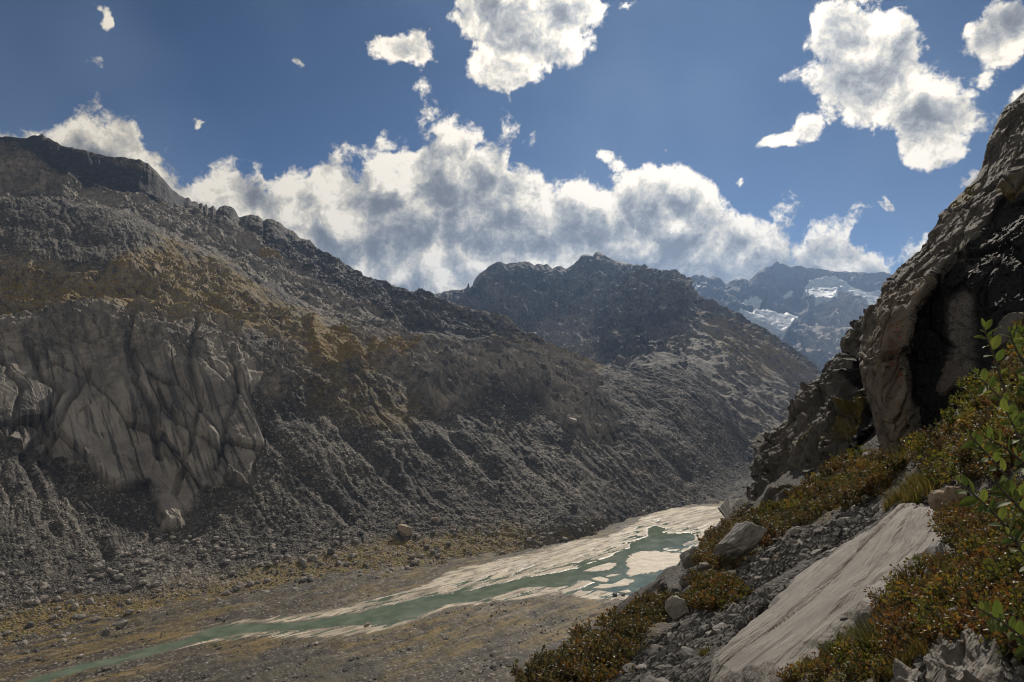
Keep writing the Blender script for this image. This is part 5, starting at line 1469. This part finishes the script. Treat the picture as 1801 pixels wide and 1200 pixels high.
def near_rocks():
    for k, (px, py, w, h, mat, lab, tilt) in enumerate(NAMED_ROCKS):
        place_rock(px, py, w, h, mat, lab, 500 + k, tilt, 0.0)
    place_rock(1301, 972, 108, 58, M_NSTONE_LT, 'long tilted pale boulder lying among the autumn shrubs', 610, 0.66, 0, None, 0.6, 4, 'boulder', 1.3)
    place_rock(1125, 1062, 120, 16, M_NSTONE_DK, 'thin dark rock rim along the brink left of the willow shrubs', 613, 0.66, 0, None, 0.5, 4, 'boulder', 0.6)
    place_rock(1030, 1140, 130, 22, M_NSTONE, 'grey rock rim on the lower left brink of the slope', 614, 0.66, 0, None, 0.5, 4, 'boulder', 0.6)
    place_rock(968, 1190, 60, 26, M_NSTONE, 'cracked grey ledge rock at the bottom end of the brink', 615, 0.5, 0, None, 0.6, 4, 'boulder', 0.6)
    place_rock(1700, 668, 104, 84, M_NSTONE_DK, 'large grey boulder leaning before the black overhang', 611, 0.62, 0, None, 0.8, 4, 'boulder', 0.75)
    place_rock(1797, 590, 70, 80, M_NSTONE_DK, 'grey boulder at the right edge above the green leaves', 612, 0.5, 0, None, 0.8, 4, 'boulder', 0.7)
    # rubble: individual stones
    r = np.random.default_rng(31)
    protos = {m.name: [rock_mesh('stone', 700 + 10 * i + k, m, 2, 0.9, (1, .9, .7)) for k in range(4)] for i, m in enumerate((M_NSTONE, M_NSTONE_LT, M_NSTONE_DK))}
    mats = [M_NSTONE, M_NSTONE, M_NSTONE_LT, M_NSTONE_DK]
    def sample(poly, n):
        P = np.asarray(poly, float); lo, hi = P.min(0), P.max(0); out = []
        while len(out) < n:
            c = r.uniform(lo, hi, (n * 2, 2)); ins = poly_sdf(poly, c[:, 0].astype(np.float32), c[:, 1].astype(np.float32)) < 0
            out += list(c[ins])
        return np.array(out[:n])
    def stones(poly, n, lab, grp, s0, s1):
        q = sample(poly, n); y = ground_hit(q[:, 0], q[:, 1])
        for (px, py), yy in zip(q, y):
            if np.isnan(yy): continue
            m = mats[r.integers(4)]
            tone = 'dark' if m is M_NSTONE_DK else 'pale' if m is M_NSTONE_LT else 'grey'
            o = link('stone', protos[m.name][r.integers(4)], category='stone', label=lab.replace('grey', tone) + ' ' + beside(px, py), group=grp)
            s = min(s0 * (1 - r.random()) ** -0.5, s1)
            pp = W(px, py, yy)
            o.location = pp + np.array([0, 0, 0.1 * s]); o.scale = (s * r.uniform(.7, 1.2), s, s * r.uniform(.6, 1.0))
            o.rotation_euler = (r.uniform(-.5, .5), r.uniform(-.5, .5), r.uniform(0, 6.3))
    stones(ZONE_RUBBLE, 190, 'loose grey rubble stone', 'stones in the rubble', 0.045, 0.17)
    stones(ZONE_CORNER, 26, 'small grey stone on moss', 'stones on the mossy ground', 0.03, 0.07)
    stones(ZONE_LOW, 26, 'small grey stone under shrubs', 'stones under the shrubs', 0.03, 0.09)
    stones([(1330,930),(1480,830),(1560,800),(1580,830),(1480,900),(1400,930)], 24, 'small grey stone between shrubs', 'stones in the shrub carpet', 0.06, 0.16)
    # fine gravel
    q = np.concatenate([sample(ZONE_RUBBLE, 6500), sample([(940,1215),(1262,935),(1560,800),(1801,650),(1830,1215)], 2500)])
    y = ground_hit(q[:, 0], q[:, 1]); ok = ~np.isnan(y); q, y = q[ok], y[ok]
    base = W(q[:, 0], q[:, 1], y); M = len(base)
    ico = np.array([[0, 0, 1], [.9, 0, .3], [.28, .85, .3], [-.72, .53, .3], [-.72, -.53, .3], [.28, -.85, .3]])
    ico = np.concatenate([ico, ico[1:] * np.array([1, 1, 0]) + np.array([0, 0, -.6])])
    tri = np.array([[0,1,2],[0,2,3],[0,3,4],[0,4,5],[0,5,1]] + [t for j in range(5) for t in ([1+j, 6+j, 6+(j+1)%5], [1+j, 6+(j+1)%5, 1+(j+1)%5])])
    sz = np.clip(0.016 * (1 - r.random(M)) ** -0.45, 0.014, 0.06) * np.clip(y / 9, 0.7, 1.5)
    sh = ico[None] * (1 + r.uniform(-.3, .3, (M, 11, 1))) * r.uniform(.6, 1.3, (M, 1, 3)) * sz[:, None, None]
    me = mesh_from('gravel', (base[:, None] + sh + np.array([0, 0, 0.02])).reshape(-1, 3), (tri[None] + (np.arange(M) * 11)[:, None, None]).reshape(-1, 3), M_NGRAVEL, {'tone': np.repeat(r.random(M), 11)}, False)
    link('gravel', me, kind='stuff', category='gravel', label='fine dark gravel covering the near slope')
def mat_ngravel():
    m, t, b = new_mat('near_gravel'); tone = t.attr('tone')
    c = t.mix(tone, (0.028, 0.027, 0.026), (0.10, 0.096, 0.09))
    c = t.mix(t.ss(tone, 0.9, 0.98), c, (0.22, 0.21, 0.195))
    t.put(b.inputs['Base Color'], c); b.inputs['Roughness'].default_value = 0.85
    return m
M_NGRAVEL = mat_ngravel()
near_rocks()

# ------------------------------------------------------------------ plants
def mat_leaf(name, stops, trans=0.4, rough=0.5, spec=0.35):
    m, t, b = new_mat(name)
    tone = t.attr('tone')
    oi = t.node('ShaderNodeObjectInfo', (), None, 'Random')
    x = t.m('ADD', tone, t.m('MULTIPLY', t.m('SUBTRACT', oi, 0.5), 0.25))
    rp = t.n.new('ShaderNodeValToRGB'); t.put(rp.inputs[0], x); cr = rp.color_ramp
    while len(cr.elements) < len(stops): cr.elements.new(0.5)
    for e, (po, c) in zip(cr.elements, stops): e.position = po; e.color = (*c, 1)
    t.put(b.inputs['Base Color'], rp.outputs[0]); b.inputs['Roughness'].default_value = rough; b.inputs['Specular IOR Level'].default_value = spec
    tr = t.n.new('ShaderNodeBsdfTranslucent'); t.put(tr.inputs[0], t.vm('MULTIPLY', rp.outputs[0], (1.3, 1.2, 0.8)))
    mx = t.n.new('ShaderNodeMixShader'); mx.inputs[0].default_value = trans
    t.l.new(b.outputs[0], mx.inputs[1]); t.l.new(tr.outputs[0], mx.inputs[2])
    t.l.new(mx.outputs[0], m.node_tree.nodes['Material Output'].inputs[0])
    return m
M_LF_AUT = mat_leaf('autumn_leaf', [(0, (0.035, 0.038, 0.014)), (0.3, (0.075, 0.068, 0.02)), (0.55, (0.115, 0.08, 0.028)), (0.8, (0.165, 0.078, 0.024)), (1, (0.095, 0.042, 0.018))])
M_LF_WIL = mat_leaf('willow_leaf', [(0, (0.04, 0.042, 0.02)), (0.35, (0.075, 0.07, 0.034)), (0.65, (0.12, 0.088, 0.04)), (0.9, (0.13, 0.06, 0.022)), (1, (0.2, 0.18, 0.12))])
M_LF_YEL = mat_leaf('yellowing_leaf', [(0, (0.05, 0.07, 0.015)), (0.4, (0.11, 0.12, 0.025)), (0.7, (0.22, 0.17, 0.04)), (0.9, (0.26, 0.11, 0.02)), (1, (0.3, 0.27, 0.18))])
M_LF_GRN = mat_leaf('green_leaf', [(0, (0.032, 0.055, 0.014)), (0.5, (0.075, 0.11, 0.026)), (0.85, (0.15, 0.17, 0.045)), (1, (0.24, 0.2, 0.06))], 0.5, 0.6, 0.3)
M_GRASS = mat_leaf('grass_blade', [(0, (0.05, 0.065, 0.015)), (0.5, (0.12, 0.11, 0.03)), (1, (0.22, 0.16, 0.06))], 0.3)
def mat_twig():
    m, t, b = new_mat('twig_bark'); p = pos(t)
    t.put(b.inputs['Base Color'], t.mix(t.noise(p, 30.0), (0.03, 0.024, 0.02), (0.085, 0.068, 0.055))); b.inputs['Roughness'].default_value = 0.8
    return m
M_TWIG = mat_twig()

def tube(path, r0, r1, seg=4):
    path = np.asarray(path, float); n = len(path)
    vs_, fs_ = [], []
    for i in range(n):
        d = path[min(i + 1, n - 1)] - path[max(i - 1, 0)]; d /= np.linalg.norm(d) + 1e-9
        u = np.cross(d, [0.3, 0.9, 0.2]); u /= np.linalg.norm(u) + 1e-9; v = np.cross(d, u)
        r = r0 + (r1 - r0) * i / (n - 1)
        for j in range(seg):
            a = 6.2832 * j / seg; vs_.append(path[i] + r * (math.cos(a) * u + math.sin(a) * v))
    for i in range(n - 1):
        for j in range(seg):
            fs_.append((i * seg + j, i * seg + (j + 1) % seg, (i + 1) * seg + (j + 1) % seg, (i + 1) * seg + j))
    return vs_, fs_

def shrub_meshes(seed, leaf_mat, twigs, leaf_len, height, spread, leaves_per):
    """one low shrub: (twig mesh, leaf mesh), about 'height' tall"""
    r = np.random.default_rng(seed)
    tv, tf, lv, lf, tone = [], [], [], [], []
    shrub_tone = r.uniform(-0.15, 0.35)
    for k in range(twigs):
        a = r.uniform(0, 6.283); out = spread * math.sqrt(r.random())
        base = np.array([math.cos(a), math.sin(a), 0]) * out * 0.45
        tip = np.array([math.cos(a) * out, math.sin(a) * out, height * (1 - 0.45 * (out / spread) ** 2) * r.uniform(0.65, 1.1)])
        mid = (base + tip) / 2 + r.normal(0, 0.04, 3) * height
        path = [base, mid, tip]
        v, f = tube(path, 0.006, 0.002, 3)
        o = len(tv); tv += v; tf += [tuple(o + i for i in q) for q in f]
        tw_tone = r.uniform(0, 0.6)
        for j in range(leaves_per):
            s = r.uniform(0.25, 1.0)
            c = (1 - s) ** 2 * base + 2 * s * (1 - s) * mid + s * s * tip + r.normal(0, 0.018, 3)
            d = (tip - base) / (np.linalg.norm(tip - base) + 1e-9) * 0.5 + r.normal(0, 0.7, 3); d /= np.linalg.norm(d)
            sd = np.cross(d, r.normal(0, 1, 3)); sd /= np.linalg.norm(sd); nn = np.cross(d, sd)
            L = leaf_len * r.uniform(0.6, 1.25); wd = L * r.uniform(0.22, 0.34)
            o = len(lv)
            lv += [c, c + d * L * 0.5 + sd * wd - nn * L * .06, c + d * L + nn * L * -.1, c + d * L * 0.5 - sd * wd - nn * L * .06, c + d * L * 0.5 + nn * L * 0.06]
            lf += [(o, o + 1, o + 4), (o + 1, o + 2, o + 4), (o + 2, o + 3, o + 4), (o + 3, o, o + 4)]
            tn = min(1, max(0, tw_tone + shrub_tone + r.normal(0, 0.12))); tone += [tn] * 5
    return mesh_from('twigs', np.array(tv), np.array(tf), M_TWIG), mesh_from('leaves', np.array(lv), np.array(lf), leaf_mat, {'tone': np.array(tone)}, False)

def plant_shrubs():
    r = np.random.default_rng(77)
    aut = [shrub_meshes(800 + k, M_LF_AUT, 34, 0.060, 0.30, 0.34, 13) for k in range(4)]
    wil = [shrub_meshes(820 + k, M_LF_WIL, 36, 0.065, 0.36, 0.34, 14) for k in range(4)]
    yel = [shrub_meshes(840 + k, M_LF_YEL, 30, 0.060, 0.34, 0.34, 13) for k in range(3)]
    low = [shrub_meshes(860 + k, M_LF_AUT, 40, 0.030, 0.16, 0.18, 13) for k in range(4)]
    lowy = [shrub_meshes(880 + k, M_LF_YEL, 36, 0.030, 0.17, 0.17, 12) for k in range(3)]
    def sample(poly, n, mind):
        P = np.asarray(poly, float); lo, hi = P.min(0), P.max(0); out = []
        for _ in range(n * 60):
            c = r.uniform(lo, hi)
            c1, c2 = np.array([c[0]], np.float32), np.array([c[1]], np.float32)
            if poly_sdf(poly, c1, c2)[0] > 0 or poly_sdf(SLAB_POLY, c1, c2 - 8)[0] < 3: continue
            if all((c[0] - q[0]) ** 2 + ((c[1] - q[1]) * 1.5) ** 2 > mind * mind for q in out): out.append(c)
            if len(out) >= n: break
        return np.array(out)
    def put(poly, n, mind, sets, s0, s1, lab, grp, name='dwarf_shrub'):
        q = sample(poly, n, mind); y = ground_hit(q[:, 0], q[:, 1])
        for (px, py), yy in zip(q, y):
            if np.isnan(yy): continue
            tw, lv = sets[r.integers(len(sets))]
            o = link(name, None, category='shrub', label=lab + ' ' + beside(px, py), group=grp)
            o.location = W(px, py, yy) + np.array([0, 0, -0.02]); s = r.uniform(s0, s1)
            o.scale = (s * r.uniform(.9, 1.25), s * r.uniform(.9, 1.2), s); o.rotation_euler = (r.uniform(-.1, .25), r.uniform(-.25, .1), r.uniform(0, 6.3))
            link('twigs', tw, o); link('leaves', lv, o)
    put(ZONE_MID, 92, 14, aut + aut + yel[:2] + wil[:3], 0.7, 1.25, 'low orange-brown shrub', 'autumn shrub carpet')
    put([(1238,1000),(1258,955),(1320,918),(1345,925),(1300,955),(1262,1000)], 22, 12, wil, 1.0, 1.5, 'grey-green willow shrub', 'willow shrubs at the brink')
    put([(1235,1030),(1260,1020),(1285,1045),(1275,1085),(1240,1075)], 12, 13, aut, 0.9, 1.3, 'rusty low shrub', 'rusty shrubs in the rubble')
    put(ZONE_EDGE, 46, 15, wil + aut[:1], 0.75, 1.2, 'brownish willow shrub', 'willow shrubs along the lower edge')
    put(ZONE_RIGHT, 60, 17, yel + wil[:2], 0.7, 1.1, 'yellowing small-leaved shrub', 'yellowing shrubs under the cliff')
    put(ZONE_LOW, 68, 22, low + lowy + lowy, 0.75, 1.3, 'small orange-leaved shrub', 'orange shrubs right of the slab')
    put(ZONE_CORNER, 24, 22, lowy + low[:2], 0.6, 1.0, 'small olive shrub', 'olive shrubs on the moss')
    put([(1660,930),(1690,905),(1720,930),(1705,975),(1670,990)], 10, 14, low, 1.1, 1.6, 'reddish overhanging shrub', 'reddish shrubs at the slab end')
plant_shrubs()

def grass_mesh(seed, n, h, rad, lean=0.5):
    r = np.random.default_rng(seed); v, f, tone = [], [], []
    for k in range(n):
        a = r.uniform(0, 6.283); q = rad * math.sqrt(r.random()); b0 = np.array([math.cos(a) * q * .5, math.sin(a) * q * .5, 0])
        dr = np.array([math.cos(a), math.sin(a), 0]) * lean * r.uniform(.3, 1.2) + r.normal(0, .15, 3) * np.array([1, 1, 0]); L = h * r.uniform(.6, 1.15)
        sd = np.array([-math.sin(a + r.normal(0, .6)), math.cos(a), 0]) * 0.004 * (h / 0.2)
        p1 = b0 + np.array([0, 0, L * .55]) + dr * L * .3; p2 = b0 + np.array([0, 0, L * .85]) + dr * L
        o = len(v); v += [b0 - sd, b0 + sd, p1 - sd * .8, p1 + sd * .8, p2]; f += [(o, o + 1, o + 3), (o, o + 3, o + 2), (o + 2, o + 3, o + 4)]
        tone += [min(1, max(0, r.normal(.45, .25)))] * 5
    return mesh_from('grass', np.array(v), np.array(f), M_GRASS, {'tone': np.array(tone)}, False)

def grasses():
    r = np.random.default_rng(9)
    for px, py, h, n, lab in ((1545, 1160, 0.24, 420, 'round green grass tuft below the pale slab'), (1735, 985, 0.13, 200, 'small yellowish grass tuft beside the upright stone'),
                              (1242, 1160, 0.16, 120, 'lone green tuft in the dark rubble'), (1700, 960, 0.14, 160, 'grass tuft hanging by the end of the slab')):
        q = near_point(px, py); o = link('grass_tuft', grass_mesh(int(px), n, h, h * .7, 0.7), category='grass tuft', label=lab); o.location = q
    zones = [([(1480,870),(1540,805),(1600,800),(1590,830),(1540,860),(1500,890)], 60, .30), ([(1330,930),(1480,820),(1560,800),(1480,900)], 60, .22), ([(1560,905),(1600,850),(1640,840),(1650,880),(1600,890)], 40, .28),
             ([(1400,1200),(1500,1110),(1640,1130),(1600,1200)], 60, .12), ([(1640,1010),(1700,930),(1801,880),(1801,1060),(1700,1080)], 70, .15), ([(940,1210),(1060,1120),(1100,1160),(1050,1210)], 40, .22)]
    V, Fc, T = [], [], []; off = 0
    protos = []
    for k in range(4):
        g = grass_mesh(60 + k, 46, 1.0, .5, .6); co = np.zeros(len(g.vertices) * 3); g.vertices.foreach_get('co', co)
        fi = np.array([list(p.vertices) for p in g.polygons]); tn = np.zeros(len(g.vertices)); g.attributes['tone'].data.foreach_get('value', tn)
        protos.append((co.reshape(-1, 3), fi, tn)); bpy.data.meshes.remove(g)
    for poly, n, h in zones:
        P = np.asarray(poly, float); lo, hi = P.min(0), P.max(0); c = r.uniform(lo, hi, (n * 3, 2))
        c = c[poly_sdf(poly, c[:, 0].astype(np.float32), c[:, 1].astype(np.float32)) < 0][:n]
        y = ground_hit(c[:, 0], c[:, 1])
        for (px, py), yy in zip(c, y):
            if np.isnan(yy): continue
            co, fi, tn = protos[r.integers(4)]
            V.append(co * h * r.uniform(.7, 1.2) + W(px, py, yy)); Fc.append(fi + off); T.append(np.clip(tn + r.uniform(-.25, .3), 0, 1)); off += len(co)
    me = mesh_from('grass', np.concatenate(V), np.concatenate(Fc), M_GRASS, {'tone': np.concatenate(T)}, False)
    link('grass', me, kind='stuff', category='grass', label='thin yellow-green grass growing between the near shrubs')
grasses()

# the bush with large green leaves at the right edge: every leaf a part
def leaf_mesh(seed):
    r = np.random.default_rng(seed); nl, nw = 13, 7; v, f = [], []
    for i in range(nl):
        s = i / (nl - 1); w = 0.25 * math.sin(math.pi * min(1, s * 0.97 + 0.03)) ** 0.75 * (1 - 0.15 * s)
        if i % 2: w *= 1.07
        for j in range(nw):
            c = (j / (nw - 1)) * 2 - 1
            z = 0.10 * abs(c) * w * 2 - 0.22 * (s - 0.35) ** 2 + 0.018 * math.sin(s * 40 - abs(c) * 5) * (0.3 + abs(c))
            v.append((s, c * w, z + 0.02 * math.sin(seed + s * 4 + c)))
    for i in range(nl - 1):
        for j in range(nw - 1):
            a = i * nw + j; f.append((a, a + 1, a + nw + 1, a + nw))
    tone = np.full(len(v), r.uniform(.25, .75)); tone += np.array([-.18 if abs(q[1]) < .02 else .06 * math.sin(q[0] * 40 - abs(q[1]) * 5) for q in v])
    return mesh_from('leaf', np.array(v), np.array(f), M_LF_GRN, {'tone': tone})

def big_leaf_bush():
    r = np.random.default_rng(55)
    protos = [leaf_mesh(k) for k in range(6)]
    stems = [([(1850,960,2.6),(1800,800,2.55),(1765,680,2.5),(1742,610,2.45),(1730,575,2.45)], .0),
             ([(1880,860,2.5),(1815,770,2.45),(1760,700,2.4),(1712,655,2.4)], .0),
             ([(1890,1000,2.4),(1810,900,2.35),(1755,820,2.3),(1705,765,2.3)], .0),
             ([(1900,1080,2.4),(1815,985,2.3),(1750,905,2.3),(1690,850,2.3)], .0),
             ([(1900,760,2.6),(1830,680,2.55),(1790,620,2.5),(1775,585,2.5)], .0),
             ([(1900,1230,2.3),(1830,1150,2.2),(1770,1100,2.2),(1720,1070,2.2)], .0),
             ([(1900,930,2.2),(1840,840,2.2),(1795,770,2.15),(1770,725,2.15)], .0),
             ([(1890,700,2.5),(1840,650,2.45),(1810,610,2.4),(1796,585,2.4)], .0), ([(1890,880,2.3),(1820,830,2.3),(1770,790,2.3),(1735,770,2.3)], .0), ([(1900,1000,2.2),(1830,930,2.2),(1780,880,2.2),(1750,850,2.2)], .0), ([(1900,800,2.2),(1850,740,2.2),(1820,700,2.2),(1800,675,2.2)], .0),
             ([(1900,1120,2.1),(1850,1040,2.1),(1805,980,2.05),(1775,940,2.05)], .0)]
    root = link('leafy_bush', None, category='bush', label='bush with large serrated green leaves reaching in from the right edge')
    root.location = W(1900, 1250, 2.5)
    R0 = np.array(root.location)
    for st, _ in stems:
        pts = np.array([W(*q) for q in st])
        # rooted in the ground beyond the frame
        start = np.array([pts[0][0] + 0.15, pts[0][1] + 0.2, min(pts[0][2] - 0.3, ground_z(np.array([pts[0][0] + .15]), np.array([pts[0][1] + .2]))[0])])
        pts = np.concatenate([[start], pts])
        kk = np.arange(len(pts)); path = pchip(kk, pts, np.linspace(0, len(pts) - 1, 22))
        v, f = tube(path - R0, 0.007, 0.0022, 6)
        link('stem', mesh_from('stem', np.array(v), np.array(f), M_TWIG), root)
        n = 21; ss = np.linspace(0.36, 1.0, n)
        for k, s in enumerate(ss):
            c = pchip(kk, pts, np.array([s * (len(pts) - 1)]))[0]
            d = pchip(kk, pts, np.array([min(1, s + .03) * (len(pts) - 1)]))[0] - pchip(kk, pts, np.array([(s - .03) * (len(pts) - 1)]))[0]
            d /= np.linalg.norm(d)
            side = np.cross(d, [0, -1, 0.25]); side /= np.linalg.norm(side)
            dirv = d * r.uniform(.3, .8) + side * (1 if k % 2 else -1) * r.uniform(.6, 1.0) + np.array([0, r.uniform(-.7, .3), r.uniform(-.15, .35)])
            if k == n - 1: dirv = d + np.array([0, -.2, .3])
            dirv /= np.linalg.norm(dirv)
            up = np.array([r.normal(0, .35), r.normal(-.35, .35), 1.0]); yv = np.cross(up, dirv); yv /= np.linalg.norm(yv); zv = np.cross(dirv, yv)
            L = r.uniform(.034, .064) * (0.75 if k > n - 3 else 1)
            M = Matrix(((dirv[0], yv[0], zv[0], c[0] - R0[0]), (dirv[1], yv[1], zv[1], c[1] - R0[1]), (dirv[2], yv[2], zv[2], c[2] - R0[2]), (0, 0, 0, 1))) @ Matrix.Scale(L, 4)
            o = link('leaf', protos[r.integers(6)], root); o.matrix_local = M
big_leaf_bush()

# ------------------------------------------------------------------ the air in the valley
def haze():
    x0, x1, y0, y1, z0, z1 = -6500, 8500, -60, 13500, -420, 1250
    v = [(x0,y0,z0),(x1,y0,z0),(x1,y1,z0),(x0,y1,z0),(x0,y0,z1),(x1,y0,z1),(x1,y1,z1),(x0,y1,z1)]
    f = [(0,3,2,1),(4,5,6,7),(0,1,5,4),(1,2,6,5),(2,3,7,6),(3,0,4,7)]
    me = bpy.data.meshes.new('haze'); me.from_pydata(v, [], f); me.update()
    m = bpy.data.materials.new('valley_air'); m.use_nodes = True
    nt = m.node_tree; nt.nodes.clear()
    out = nt.nodes.new('ShaderNodeOutputMaterial'); pv = nt.nodes.new('ShaderNodeVolumePrincipled')
    pv.inputs['Color'].default_value = (0.36, 0.58, 1.0, 1); pv.inputs['Density'].default_value = 0.00003
    pv.inputs['Anisotropy'].default_value = 0.65
    nt.links.new(pv.outputs[0], out.inputs['Volume'])
    me.materials.append(m)
    link('haze', me, kind='stuff', category='haze', label='thin blue haze filling the whole valley')
haze()
